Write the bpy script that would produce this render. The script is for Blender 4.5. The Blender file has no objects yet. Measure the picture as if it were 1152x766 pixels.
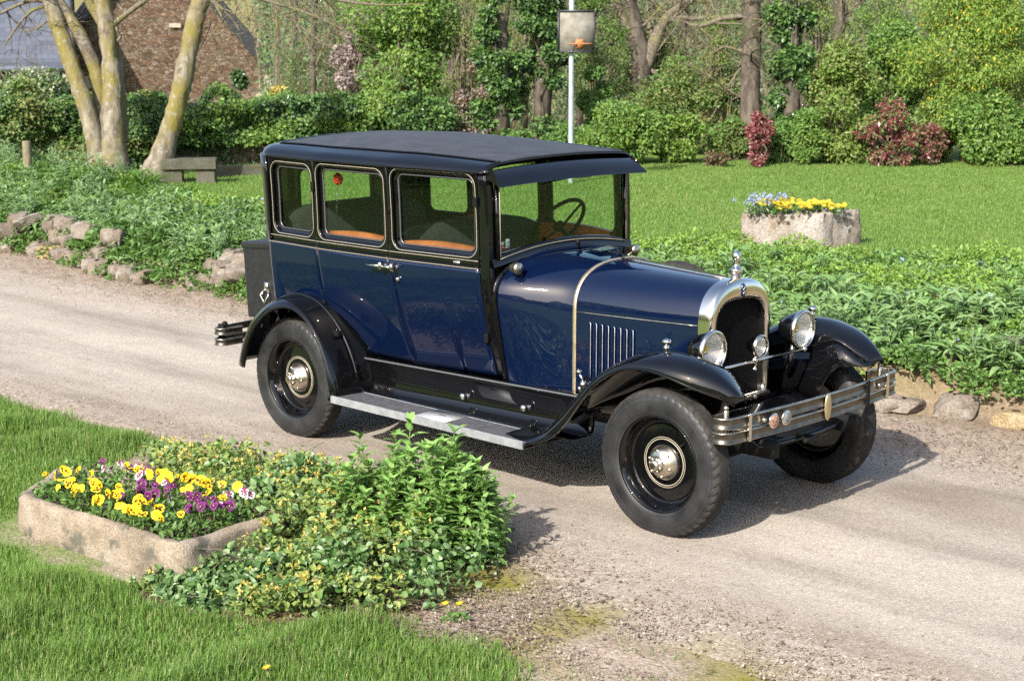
import bpy, math, random
import numpy as np
from mathutils import Vector, Matrix

R = math.radians
C = bpy.context.scene.collection
scene = bpy.context.scene

# ------------------------------------------------------------------ camera, sky, sun, exposure
cam_d = bpy.data.cameras.new("camera")
cam = bpy.data.objects.new("camera", cam_d); C.objects.link(cam)
CAM = np.array([4.82117107, -6.7997046, 2.51233653])
CR = np.array([0.72282827, 0.69102732, -0.00072982])
CU = np.array([-0.13258899, 0.13972707, 0.9812729])
CF = np.array([-0.67818836, 0.70919503, -0.19262129])
FPX = 1821.58
cam.matrix_world = Matrix([[CR[i], CU[i], -CF[i], CAM[i]] for i in range(3)] + [[0, 0, 0, 1]])
cam_d.sensor_width = 36.0
cam_d.lens = 36.0 * FPX / 1152.0
cam_d.clip_start = 0.1
cam_d.clip_end = 2000
cam_d.dof.use_dof = True
cam_d.dof.focus_distance = 8.2
cam_d.dof.aperture_fstop = 6.3
scene.camera = cam

SUN_AZ = math.atan2(0.35, -1.47)
SUN_EL = R(36)
world = bpy.data.worlds.new("World"); scene.world = world
world.use_nodes = True
wn = world.node_tree
sky = wn.nodes.new("ShaderNodeTexSky")
sky.sky_type = 'NISHITA'; sky.sun_disc = False
sky.sun_elevation = SUN_EL; sky.sun_rotation = SUN_AZ
sky.air_density = 1.0; sky.dust_density = 2.5; sky.ozone_density = 1.0
bgn = wn.nodes["Background"]
wn.links.new(sky.outputs[0], bgn.inputs[0])
bgn.inputs[1].default_value = 0.15
sun_d = bpy.data.lights.new("sun", 'SUN'); sun_d.energy = 4.8; sun_d.angle = R(0.9)
sun_d.color = (1.0, 0.965, 0.91)
sun = bpy.data.objects.new("sun", sun_d); C.objects.link(sun)
sv = Vector((math.sin(SUN_AZ) * math.cos(SUN_EL), math.cos(SUN_AZ) * math.cos(SUN_EL), math.sin(SUN_EL)))
sun.rotation_euler = sv.to_track_quat('Z', 'Y').to_euler()
sun.location = (0, -10, 20)
vs = scene.view_settings
vs.view_transform = 'Standard'; vs.look = 'None'; vs.exposure = 1.15; vs.gamma = 1.0
vs.use_curve_mapping = False
scene.cycles.max_bounces = 8
scene.cycles.transparent_max_bounces = 16
scene.cycles.caustics_reflective = False
scene.cycles.caustics_refractive = False
scene.cycles.sample_clamp_indirect = 6
scene.cycles.use_denoising = False
try:
    scene.cycles.denoiser = 'OPENIMAGEDENOISE'
    scene.cycles.denoising_prefilter = 'ACCURATE'
except Exception:
    pass

# ------------------------------------------------------------------ helpers
class MB:
    """collects vertices and faces of one mesh"""
    def __init__(s):
        s.V = []; s.n = 0; s.F = []; s.M = []
    def add(s, V, F, m=0):
        V = np.asarray(V, float).reshape(-1, 3)
        if isinstance(F, np.ndarray):
            F = [F] if len(F) else []
        else:
            d = {}
            for f in F: d.setdefault(len(f), []).append(f)
            F = [np.array(v, int) for v in d.values()]
        for f in F:
            s.F.append(f + s.n)
            s.M.append(np.full(len(f), m) if np.isscalar(m) else np.asarray(m))
        s.V.append(V); s.n += len(V)
        return s
    def box(s, c, size, m=0, rz=0.0, rot=None):
        x, y, z = [q / 2 for q in size]
        V = np.array([(-x,-y,-z),(x,-y,-z),(x,y,-z),(-x,y,-z),(-x,-y,z),(x,-y,z),(x,y,z),(-x,y,z)])
        if rot is None and rz:
            rot = np.array(Matrix.Rotation(rz, 3, 'Z'))
        if rot is not None: V = V @ np.asarray(rot).T
        return s.add(V + np.array(c), [(0,3,2,1),(4,5,6,7),(0,1,5,4),(1,2,6,5),(2,3,7,6),(3,0,4,7)], m)
    def tube(s, pts, r, n=8, m=0, closed=False, cap=True, ell=None):
        P = np.asarray(pts, float); k = len(P)
        r = np.full(k, r) if np.isscalar(r) else np.asarray(r, float)
        T = np.gradient(P, axis=0) if not closed else (np.roll(P, -1, 0) - np.roll(P, 1, 0))
        T /= np.linalg.norm(T, axis=1)[:, None] + 1e-12
        a = np.array([0, 0, 1.0]) if abs(T[0][2]) < .9 else np.array([1.0, 0, 0])
        N = np.cross(T[0], a); N /= np.linalg.norm(N)
        th = np.arange(n) * 2 * math.pi / n
        V = []
        for i in range(k):
            N = N - T[i] * (N @ T[i]); N /= np.linalg.norm(N) + 1e-12
            B = np.cross(T[i], N)
            V.append(P[i] + r[i] * (np.cos(th)[:, None] * N + np.sin(th)[:, None] * B))
        V = np.concatenate(V)
        F = []
        for i in range(k if closed else k - 1):
            j = (i + 1) % k
            for q in range(n):
                q2 = (q + 1) % n
                F.append((i*n+q, i*n+q2, j*n+q2, j*n+q))
        if cap and not closed:
            V = np.concatenate([V, P[:1], P[-1:]])
            for q in range(n):
                q2 = (q + 1) % n
                F.append((k*n, q2, q)); F.append((k*n+1, (k-1)*n+q, (k-1)*n+q2))
        return s.add(V, F, m)
    def lathe(s, prof, c, axis, n=32, m=0, mats=None):
        """prof: list of (radius, along axis)"""
        A = np.array(axis, float); A /= np.linalg.norm(A)
        a = np.array([0, 0, 1.0]) if abs(A[2]) < .9 else np.array([1.0, 0, 0])
        N = np.cross(A, a); N /= np.linalg.norm(N); B = np.cross(A, N)
        th = np.arange(n) * 2 * math.pi / n
        ring = np.cos(th)[:, None] * N + np.sin(th)[:, None] * B
        V = np.concatenate([np.array(c) + A * h + ring * r for r, h in prof])
        F = []; M = []
        for i in range(len(prof) - 1):
            for q in range(n):
                q2 = (q + 1) % n
                F.append((i*n+q, i*n+q2, (i+1)*n+q2, (i+1)*n+q)); M.append(m if mats is None else mats[i])
        return s.add(V, np.array(F), np.array(M))
    def grid(s, G, m=0, flip=False, close_u=False, close_v=False):
        G = np.asarray(G, float); a, b = G.shape[:2]
        F = []
        for i in range(a if close_u else a - 1):
            for j in range(b if close_v else b - 1):
                i2, j2 = (i + 1) % a, (j + 1) % b
                f = (i*b+j, i2*b+j, i2*b+j2, i*b+j2)
                F.append(f[::-1] if flip else f)
        return s.add(G.reshape(-1, 3), np.array(F), m)
    def sphere(s, c, r, m=0, n=16, k=8, sc=(1, 1, 1)):
        G = [[(math.sin(u)*math.cos(v)*r*sc[0]+c[0], math.sin(u)*math.sin(v)*r*sc[1]+c[1], math.cos(u)*r*sc[2]+c[2])
              for v in np.arange(n)*2*math.pi/n] for u in np.linspace(.02, math.pi-.02, k+1)]
        return s.grid(G, m, close_v=True)
    def mirror(s):
        """append a copy mirrored across y = 0"""
        V = np.concatenate(s.V) * np.array([1, -1, 1]); n0 = s.n
        s.F += [f[:, ::-1] + n0 for f in list(s.F)]; s.M += list(s.M)
        s.V.append(V); s.n += len(V)
        return s
    def build(s, name, mats, parent=None, smooth=True, flipy=False, attrs=None):
        me = bpy.data.meshes.new(name)
        V = np.concatenate(s.V) if s.V else np.zeros((0, 3))
        if flipy: V = V * np.array([1, -1, 1])
        me.vertices.add(len(V)); me.vertices.foreach_set("co", V.astype(np.float32).ravel())
        Fs = [f[:, ::-1] if flipy else f for f in s.F]
        loops = np.concatenate([f.ravel() for f in Fs]) if Fs else np.zeros(0, int)
        tot = np.concatenate([np.full(len(f), f.shape[1]) for f in Fs]) if Fs else np.zeros(0, int)
        start = np.concatenate([[0], np.cumsum(tot)[:-1]]) if len(tot) else tot
        me.loops.add(len(loops)); me.loops.foreach_set("vertex_index", loops.astype(np.int32))
        me.polygons.add(len(tot))
        me.polygons.foreach_set("loop_start", start.astype(np.int32))
        me.polygons.foreach_set("loop_total", tot.astype(np.int32))
        if not isinstance(mats, (list, tuple)): mats = [mats]
        for m in mats: me.materials.append(m)
        if len(tot):
            me.polygons.foreach_set("material_index", np.concatenate(s.M).astype(np.int32))
            me.polygons.foreach_set("use_smooth", np.full(len(tot), smooth))
        if attrs:
            for k, v in attrs.items():
                at = me.attributes.new(k, 'FLOAT_COLOR', 'POINT')
                at.data.foreach_set("color", np.asarray(v, np.float32).ravel())
        me.update(calc_edges=True); me.validate()
        o = bpy.data.objects.new(name, me); C.objects.link(o)
        if parent is not None: o.parent = parent
        return o

def tag(o, label=None, cat=None, group=None, kind=None):
    if label: o["label"] = label
    if cat: o["category"] = cat
    if group: o["group"] = group
    if kind: o["kind"] = kind
    return o
def empty(name, loc=(0, 0, 0), rz=0):
    o = bpy.data.objects.new(name, None); C.objects.link(o)
    o.location = loc; o.rotation_euler = (0, 0, rz); o.empty_display_size = .2
    return o
def copy_tree(o, parent=None):
    c = o.copy(); C.objects.link(c); c.parent = parent
    for ch in list(o.children): copy_tree(ch, c)
    return c
def solid_in(o, t, out):
    """thickness on the side away from `out`"""
    me = o.data; nn = np.zeros(len(me.polygons) * 3); me.polygons.foreach_get("normal", nn)
    return solid(o, t, -1.0 if nn.reshape(-1, 3).mean(0) @ np.array(out, float) > 0 else 1.0)
def solid(o, t, offset=-1.0):
    m = o.modifiers.new("solid", 'SOLIDIFY'); m.thickness = t; m.offset = offset
    return o
def bev(o, w, seg=2, ang=35):
    m = o.modifiers.new("bevel", 'BEVEL'); m.width = w; m.segments = seg; m.limit_method = 'ANGLE'; m.angle_limit = R(ang)
    wnm = o.modifiers.new("wn", 'WEIGHTED_NORMAL'); wnm.keep_sharp = False
    return o
def crease(o, ang=35):
    me = o.data
    try: me.set_sharp_from_angle(angle=R(ang))
    except Exception: pass
    return o
def px_ray(px):
    d = CF + CR * (px[0] - 576) / FPX - CU * (px[1] - 383) / FPX
    return d
def on_plane(px, ax, c):
    d = px_ray(px); t = (c - CAM[ax]) / d[ax]
    return CAM + d * t
def at_depth(px, d):
    return CAM + px_ray(px) * d
def sstep(a, b, x):
    t = np.clip((np.asarray(x, float) - a) / (b - a), 0, 1)
    return t * t * (3 - 2 * t)
def vnoise(x, y, sc, seed=0):
    """smooth value noise in numpy"""
    x = np.asarray(x, float) / sc + 1000.37; y = np.asarray(y, float) / sc + 1000.71
    xi = np.floor(x).astype(np.int64); yi = np.floor(y).astype(np.int64)
    fx = x - xi; fy = y - yi; fx = fx*fx*(3-2*fx); fy = fy*fy*(3-2*fy)
    def h(a, b):
        n = (a * 374761393 + b * 668265263 + seed * 1442695) & 0x7fffffff
        n = ((n ^ (n >> 13)) * 1274126177) & 0x7fffffff
        return ((n ^ (n >> 16)) & 0xffff) / 65535.0
    return (h(xi, yi)*(1-fx)+h(xi+1, yi)*fx)*(1-fy)+(h(xi, yi+1)*(1-fx)+h(xi+1, yi+1)*fx)*fy
def in_poly(x, y, P):
    r = np.zeros(np.shape(x), bool); n = len(P)
    for i in range(n):
        x0, y0 = P[i]; x1, y1 = P[(i + 1) % n]
        c = ((y0 > y) != (y1 > y)) & (x < (x1 - x0) * (y - y0) / (y1 - y0 + 1e-12) + x0)
        r ^= c
    return r

# ------------------------------------------------------------------ materials
def mat(name):
    m = bpy.data.materials.new(name); m.use_nodes = True
    return m, m.node_tree.nodes, m.node_tree.links, m.node_tree.nodes["Principled BSDF"]
def setp(b, **k):
    for n, v in k.items():
        b.inputs[n.replace("_", " ")].default_value = v
def c4(c): return (c[0], c[1], c[2], 1)
def simple(name, col, rough=.5, metal=0.0, coat=0.0, noise=None, bump=None, spec=.5, coat_rough=.03):
    m, N, L, b = mat(name)
    setp(b, Base_Color=c4(col), Roughness=rough, Metallic=metal)
    b.inputs["Specular IOR Level"].default_value = spec
    b.inputs["Coat Weight"].default_value = coat
    b.inputs["Coat Roughness"].default_value = coat_rough
    tc = N.new("ShaderNodeTexCoord")
    if noise:
        sc, amt = noise
        t = N.new("ShaderNodeTexNoise"); t.inputs["Scale"].default_value = sc; t.inputs["Detail"].default_value = 6
        L.new(tc.outputs["Object"], t.inputs["Vector"])
        r = N.new("ShaderNodeValToRGB")
        r.color_ramp.elements[0].position = .3; r.color_ramp.elements[1].position = .7
        r.color_ramp.elements[0].color = c4([q * (1 - amt) for q in col]); r.color_ramp.elements[1].color = c4([min(1, q * (1 + amt)) for q in col])
        L.new(t.outputs[0], r.inputs[0]); L.new(r.outputs[0], b.inputs["Base Color"])
        rr = N.new("ShaderNodeMapRange"); rr.inputs[3].default_value = max(0, rough - .08); rr.inputs[4].default_value = min(1, rough + .12)
        L.new(t.outputs[0], rr.inputs[0]); L.new(rr.outputs[0], b.inputs["Roughness"])
    if bump:
        sc, st, di = bump
        t = N.new("ShaderNodeTexNoise"); t.inputs["Scale"].default_value = sc; t.inputs["Detail"].default_value = 5
        L.new(tc.outputs["Object"], t.inputs["Vector"])
        bp = N.new("ShaderNodeBump"); bp.inputs["Strength"].default_value = st; bp.inputs["Distance"].default_value = di
        L.new(t.outputs[0], bp.inputs["Height"]); L.new(bp.outputs[0], b.inputs["Normal"])
    return m
def paint(name, col, dust=0.0):
    """old coach paint: gloss coat, faint dust film and waviness"""
    m, N, L, b = mat(name)
    setp(b, Base_Color=c4(col), Roughness=.5)
    b.inputs["Specular IOR Level"].default_value = .0
    b.inputs["Coat Weight"].default_value = 1.0; b.inputs["Coat Roughness"].default_value = .025
    tc = N.new("ShaderNodeTexCoord")
    t = N.new("ShaderNodeTexNoise"); t.inputs["Scale"].default_value = 5; t.inputs["Detail"].default_value = 8
    L.new(tc.outputs["Object"], t.inputs["Vector"])
    r = N.new("ShaderNodeMapRange"); r.inputs[1].default_value = .35; r.inputs[2].default_value = .75
    r.inputs[3].default_value = .012; r.inputs[4].default_value = .045
    L.new(t.outputs[0], r.inputs[0]); L.new(r.outputs[0], b.inputs["Coat Roughness"])
    mx = N.new("ShaderNodeMixRGB"); mx.inputs[1].default_value = c4(col); mx.inputs[2].default_value = (.16, .15, .13, 1)
    r2 = N.new("ShaderNodeMapRange"); r2.inputs[1].default_value = .4; r2.inputs[2].default_value = .8
    r2.inputs[3].default_value = 0.0; r2.inputs[4].default_value = dust
    L.new(t.outputs[0], r2.inputs[0]); L.new(r2.outputs[0], mx.inputs[0]); L.new(mx.outputs[0], b.inputs["Base Color"])
    t2 = N.new("ShaderNodeTexNoise"); t2.inputs["Scale"].default_value = 2.2; t2.inputs["Detail"].default_value = 1
    L.new(tc.outputs["Object"], t2.inputs["Vector"])
    bp = N.new("ShaderNodeBump"); bp.inputs["Strength"].default_value = .12; bp.inputs["Distance"].default_value = .02
    L.new(t2.outputs[0], bp.inputs["Height"]); L.new(bp.outputs[0], b.inputs["Coat Normal"])
    return m
def glass_mat(name, tint=(.86, .93, .86), ior=1.5):
    m, N, L, b = mat(name)
    N.remove(b)
    out = N["Material Output"]
    tr = N.new("ShaderNodeBsdfTransparent"); tr.inputs[0].default_value = c4(tint)
    gl = N.new("ShaderNodeBsdfGlossy"); gl.inputs["Roughness"].default_value = .02
    fr = N.new("ShaderNodeFresnel")
    ge = N.new("ShaderNodeNewGeometry"); mr = N.new("ShaderNodeMapRange"); mr.inputs[3].default_value = ior; mr.inputs[4].default_value = 1 / ior
    L.new(ge.outputs["Backfacing"], mr.inputs[0]); L.new(mr.outputs[0], fr.inputs[0])
    mx = N.new("ShaderNodeMixShader")
    L.new(fr.outputs[0], mx.inputs[0]); L.new(tr.outputs[0], mx.inputs[1]); L.new(gl.outputs[0], mx.inputs[2])
    L.new(mx.outputs[0], out.inputs[0])
    return m
def leaf_mat(name, cols, rough=.5, trans=.35, spec=.35, edge=None):
    """leaf colour varies leaf by leaf"""
    m, N, L, b = mat(name)
    out = N["Material Output"]
    g = N.new("ShaderNodeNewGeometry")
    r = N.new("ShaderNodeValToRGB"); r.color_ramp.interpolation = 'LINEAR'
    el = r.color_ramp.elements
    while len(el) < len(cols): el.new(.5)
    for i, c in enumerate(cols):
        el[i].position = i / (len(cols) - 1); el[i].color = c4(c)
    L.new(g.outputs["Random Per Island"], r.inputs[0])
    L.new(r.outputs[0], b.inputs["Base Color"])
    setp(b, Roughness=rough); b.inputs["Specular IOR Level"].default_value = spec
    t = N.new("ShaderNodeBsdfTranslucent"); 
    hs = N.new("ShaderNodeHueSaturation"); hs.inputs["Saturation"].default_value = 1.1; hs.inputs["Value"].default_value = 1.35
    hs.inputs["Hue"].default_value = .485
    L.new(r.outputs[0], hs.inputs["Color"]); L.new(hs.outputs[0], t.inputs[0])
    mx = N.new("ShaderNodeMixShader"); mx.inputs[0].default_value = trans
    L.new(b.outputs[0], mx.inputs[1]); L.new(t.outputs[0], mx.inputs[2]); L.new(mx.outputs[0], out.inputs[0])
    return m
def bark_mat(name, c1, c2, moss=None, lichen=None, scale=6, mossamt=.55):
    m, N, L, b = mat(name)
    tc = N.new("ShaderNodeTexCoord")
    mp = N.new("ShaderNodeMapping"); mp.inputs["Scale"].default_value = (1, 1, .35); L.new(tc.outputs["Object"], mp.inputs[0])
    t = N.new("ShaderNodeTexNoise"); t.inputs["Scale"].default_value = scale * 4; t.inputs["Detail"].default_value = 10
    L.new(mp.outputs[0], t.inputs["Vector"])
    r = N.new("ShaderNodeValToRGB"); r.color_ramp.elements[0].position = .35; r.color_ramp.elements[1].position = .65
    r.color_ramp.elements[0].color = c4(c1); r.color_ramp.elements[1].color = c4(c2)
    L.new(t.outputs[0], r.inputs[0]); last = r.outputs[0]
    for k, (c, thr, sc) in enumerate([(moss, mossamt, scale * .55), (lichen, .63, scale * 4.2)]):
        if c is None: continue
        t2 = N.new("ShaderNodeTexNoise"); t2.inputs["Scale"].default_value = sc; t2.inputs["Detail"].default_value = 7
        t2.inputs["Roughness"].default_value = .65
        L.new(tc.outputs["Object"], t2.inputs["Vector"])
        mr = N.new("ShaderNodeMapRange"); mr.inputs[1].default_value = thr - .08; mr.inputs[2].default_value = thr + .08; mr.clamp = True
        L.new(t2.outputs[0], mr.inputs[0])
        mx = N.new("ShaderNodeMixRGB"); L.new(mr.outputs[0], mx.inputs[0]); L.new(last, mx.inputs[1]); mx.inputs[2].default_value = c4(c)
        last = mx.outputs[0]
    L.new(last, b.inputs["Base Color"]); setp(b, Roughness=.9)
    b.inputs["Specular IOR Level"].default_value = .15
    bp = N.new("ShaderNodeBump"); bp.inputs["Strength"].default_value = .7; bp.inputs["Distance"].default_value = .03
    L.new(t.outputs[0], bp.inputs["Height"]); L.new(bp.outputs[0], b.inputs["Normal"])
    return m
def stone_mat(name, c1, c2, c3, scale=3.0, lich=None, bumpd=.02, fine=60):
    m, N, L, b = mat(name)
    tc = N.new("ShaderNodeTexCoord")
    t = N.new("ShaderNodeTexNoise"); t.inputs["Scale"].default_value = scale; t.inputs["Detail"].default_value = 9; t.inputs["Roughness"].default_value = .65
    L.new(tc.outputs["Object"], t.inputs["Vector"])
    r = N.new("ShaderNodeValToRGB"); e = r.color_ramp.elements
    e[0].position = .3; e[0].color = c4(c1); e[1].position = .68; e[1].color = c4(c3)
    k = e.new(.5); k.color = c4(c2)
    L.new(t.outputs[0], r.inputs[0])
    f = N.new("ShaderNodeTexNoise"); f.inputs["Scale"].default_value = fine; f.inputs["Detail"].default_value = 4
    L.new(tc.outputs["Object"], f.inputs["Vector"])
    mr = N.new("ShaderNodeMapRange"); mr.inputs[1].default_value = .35; mr.inputs[2].default_value = .65; mr.inputs[3].default_value = .72; mr.inputs[4].default_value = 1.25
    L.new(f.outputs[0], mr.inputs[0])
    mu = N.new("ShaderNodeMixRGB"); mu.blend_type = 'MULTIPLY'; mu.inputs[0].default_value = 1
    L.new(r.outputs[0], mu.inputs[1]); L.new(mr.outputs[0], mu.inputs[2]); last = mu.outputs[0]
    if lich:
        t2 = N.new("ShaderNodeTexNoise"); t2.inputs["Scale"].default_value = scale * 2.3; t2.inputs["Detail"].default_value = 8
        mp = N.new("ShaderNodeMapping"); mp.inputs["Location"].default_value = (7, 3, 1); L.new(tc.outputs["Object"], mp.inputs[0]); L.new(mp.outputs[0], t2.inputs["Vector"])
        m2 = N.new("ShaderNodeMapRange"); m2.inputs[1].default_value = .55; m2.inputs[2].default_value = .66; L.new(t2.outputs[0], m2.inputs[0])
        mx = N.new("ShaderNodeMixRGB"); L.new(m2.outputs[0], mx.inputs[0]); L.new(last, mx.inputs[1]); mx.inputs[2].default_value = c4(lich); last = mx.outputs[0]
    L.new(last, b.inputs["Base Color"]); setp(b, Roughness=.92); b.inputs["Specular IOR Level"].default_value = .2
    ad = N.new("ShaderNodeMath"); ad.operation = 'MULTIPLY_ADD'; ad.inputs[1].default_value = .35
    L.new(f.outputs[0], ad.inputs[0]); L.new(t.outputs[0], ad.inputs[2])
    bp = N.new("ShaderNodeBump"); bp.inputs["Strength"].default_value = .8; bp.inputs["Distance"].default_value = bumpd
    L.new(ad.outputs[0], bp.inputs["Height"]); L.new(bp.outputs[0], b.inputs["Normal"])
    return m

M_blue = paint("navy_paint", (.0013, .0047, .0190), .006)
M_black = paint("black_paint", (.0022, .0022, .0027), .008)
M_cream = simple("cream_line", (.27, .235, .17), .5)
M_fabric = simple("roof_fabric", (.028, .028, .032), .62, noise=(9, .25), bump=(420, .25, .002), spec=.35)
M_chrome = simple("nickel", (.66, .62, .55), .13, 1.0, noise=(7, .08))
M_nickel_dull = simple("worn_nickel", (.42, .38, .30), .3, 1.0, noise=(14, .25))
M_alu = simple("aluminium_trim", (.36, .37, .38), .4, .6, noise=(20, .12))
M_sill = simple("sill_metal", (.17, .17, .17), .35, .7)
M_bead = simple("dull_bead", (.10, .10, .10), .35, .7)
M_rubbermat = simple("ribbed_rubber_mat", (.05, .05, .055), .6, noise=(30, .3), bump=(160, .3, .002))
M_stepplate = simple("step_plate", (.42, .42, .42), .45, .4, noise=(60, .15), bump=(220, .5, .002))
M_tyre = simple("tyre_rubber", (.0125, .0125, .013), .5, noise=(9, .55), bump=(180, .25, .003), spec=.4)
M_tread = simple("tread_rubber", (.026, .024, .0215), .8, noise=(25, .4), bump=(240, .4, .003), spec=.2)
M_dark = simple("chassis_black", (.004, .004, .004), .6, noise=(20, .3), spec=.15)
M_core = simple("radiator_core", (.0018, .0018, .002), .8, bump=(300, .8, .004), spec=.08)
M_glass = glass_mat("window_glass", (.80, .88, .80))
M_lens = glass_mat("lamp_glass", (.95, .95, .93))
M_reflector = simple("reflector", (.80, .79, .75), .42, .55)
M_bulb = simple("amber_bulb", (.75, .5, .06), .3)
M_trimgrey = simple("grey_cloth", (.022, .024, .022), .9, noise=(30, .2), spec=.2)
M_leather = simple("orange_wood", (.24, .07, .022), .4, noise=(8, .3))
M_wood = simple("dash_wood", (.22, .09, .02), .35, noise=(5, .4))
M_bluebadge = simple("blue_enamel", (.006, .010, .045), .25, coat=.5)
M_white = simple("white_sticker", (.75, .75, .75), .6)
M_redst = simple("red_sticker", (.5, .06, .04), .6)
M_redpetal = leaf_mat("red_petal", [(.45, .02, .015), (.6, .06, .03), (.25, .01, .01)], trans=.3)

# ------------------------------------------------------------------ ground, road
def bank_top(x):
    return 4.5 + 1.7 * sstep(-6, -1, x)
def height(x, y):
    x = np.asarray(x, float); y = np.asarray(y, float)
    foot = 2.25 + .12 * np.sin(x * .9) + .1 * np.sin(x * 2.3 + 1) + .25 * sstep(-4, -1, x)
    bt = bank_top(x)
    h = .24 * sstep(foot, foot + .3, y) + .21 * sstep(foot + .3, bt, y)
    h = h + .2 * np.exp(-((y - 4.2) / .75) ** 2) * sstep(-11.4, -13, x)
    h = h + .05 * (vnoise(x, y, .5, 3) - .5) * sstep(foot, foot + .3, y) * (1 - sstep(bt - .5, bt + .3, y))
    h = h + .02 * (vnoise(x, y, .7, 5) - .5) * (1 - sstep(-2.0, -1.5, y)) 
    d = np.hypot(x - 4.8, y + 6.8)
    h = h - 1.1 * sstep(27, 36, d)
    h = h + 7 * sstep(70, 260, d)
    h = h + .012 * (vnoise(x, y, .25, 9) - .5)
    return h
BED = [(-3.05, -1.72), (-2.0, -1.47), (-1.2, -1.28), (-.55, -1.2), (-.22, -1.6), (-.05, -2.1), (-.15, -2.58), (-.55, -2.86), (-.95, -3.02), (-1.32, -3.02), (-1.15, -2.75), (-1.12, -2.1), (-2.4, -1.95)]

def spread(a, b, fine0, fine1, step, far):
    xs = list(np.arange(fine0, fine1 + 1e-6, step)); s = step
    lo = []; v = fine0
    while v > a: s *= 1.28; v -= s; lo.append(v)
    s = step; hi = []; v = fine1
    while v < b: s *= 1.28; v += s; hi.append(v)
    return np.array(lo[::-1] + xs + hi)
gx = spread(-600, 600, -19, 4, .07, 0); gy = spread(-400, 800, -5, 17, .07, 0)
X, Y = np.meshgrid(gx, gy, indexing='ij'); Z = height(X, Y)
def road_edges(x):
    n = -1.42 - .1 * np.sin(x * .7 + .4) + .16 * (vnoise(x, x * 0, .9, 21) - .5) + .1 * (vnoise(x, x * 0, .22, 22) - .5)
    n = n - .35 * sstep(-.6, .8, x) + .25 * sstep(.9, 3.0, x) * 0
    f = 1.62 + .22 * (vnoise(x, x * 0, 1.4, 31) - .5) + .14 * (vnoise(x, x * 0, .3, 32) - .5)
    return n, f
ne, fe = road_edges(X)
wob = .35 * (vnoise(X, Y, .5, 41) - .5) + .2 * (vnoise(X, Y, .13, 42) - .5)
lawn_near = sstep(-.12, .12, (-2.42 - .1 * X) * 1.0 - Y + wob * .8 - .35 * sstep(.5, 1.6, X) - (X > 1.3) * .3 * (X - 1.3))
lawn_left = sstep(-.1, .1, ne - .02 - Y + wob * .4) * sstep(-3.15, -3.45, X + wob)
lawn_near = np.maximum(lawn_near, lawn_left) * (1 - np.where(in_poly(X, Y, BED), 1.0, 0.0))
lawn_far = sstep(bank_top(X) - .7, bank_top(X) - .1, Y + wob)
green = np.maximum(lawn_near * (Y < 0), lawn_far * sstep(46, 38, np.hypot(X - 4.8, Y + 6.8)))
bankm = sstep(2.2, 2.6, Y) * (1 - lawn_far)
moss = np.clip(vnoise(X, Y, .3, 51) * 1.7 - .5 + .45 * (vnoise(X, Y, .07, 52) - .5), 0, 1) * sstep(-.7, -.1, X) * sstep(-1.3, -1.75, Y) * (1 - lawn_near)
moss = np.maximum(moss, .5 * bankm * vnoise(X, Y, .4, 54))
moss = np.maximum(moss, .75 * sstep(38, 48, np.hypot(X - 4.8, Y + 6.8)) * (Y > 0))
bed = np.where(in_poly(X, Y, BED), 1.0, 0.0) + bankm * .6
TP = [on_plane(q, 2, .19)[:2] for q in ((13, 556), (199, 617), (334, 573), (70, 521))]; tc_ = np.mean(TP, 0)
worn = in_poly(X, Y, [tuple(tc_ + (q - tc_) * [1.1, 1.42]) for q in TP]) * (.35 + .6 * (vnoise(X, Y, .16, 88) > .42)) * (Y < -2.3)
green = green * (1 - worn)
zone = np.stack([green, moss, np.clip(bed, 0, 1), np.ones_like(X)], -1)

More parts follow.
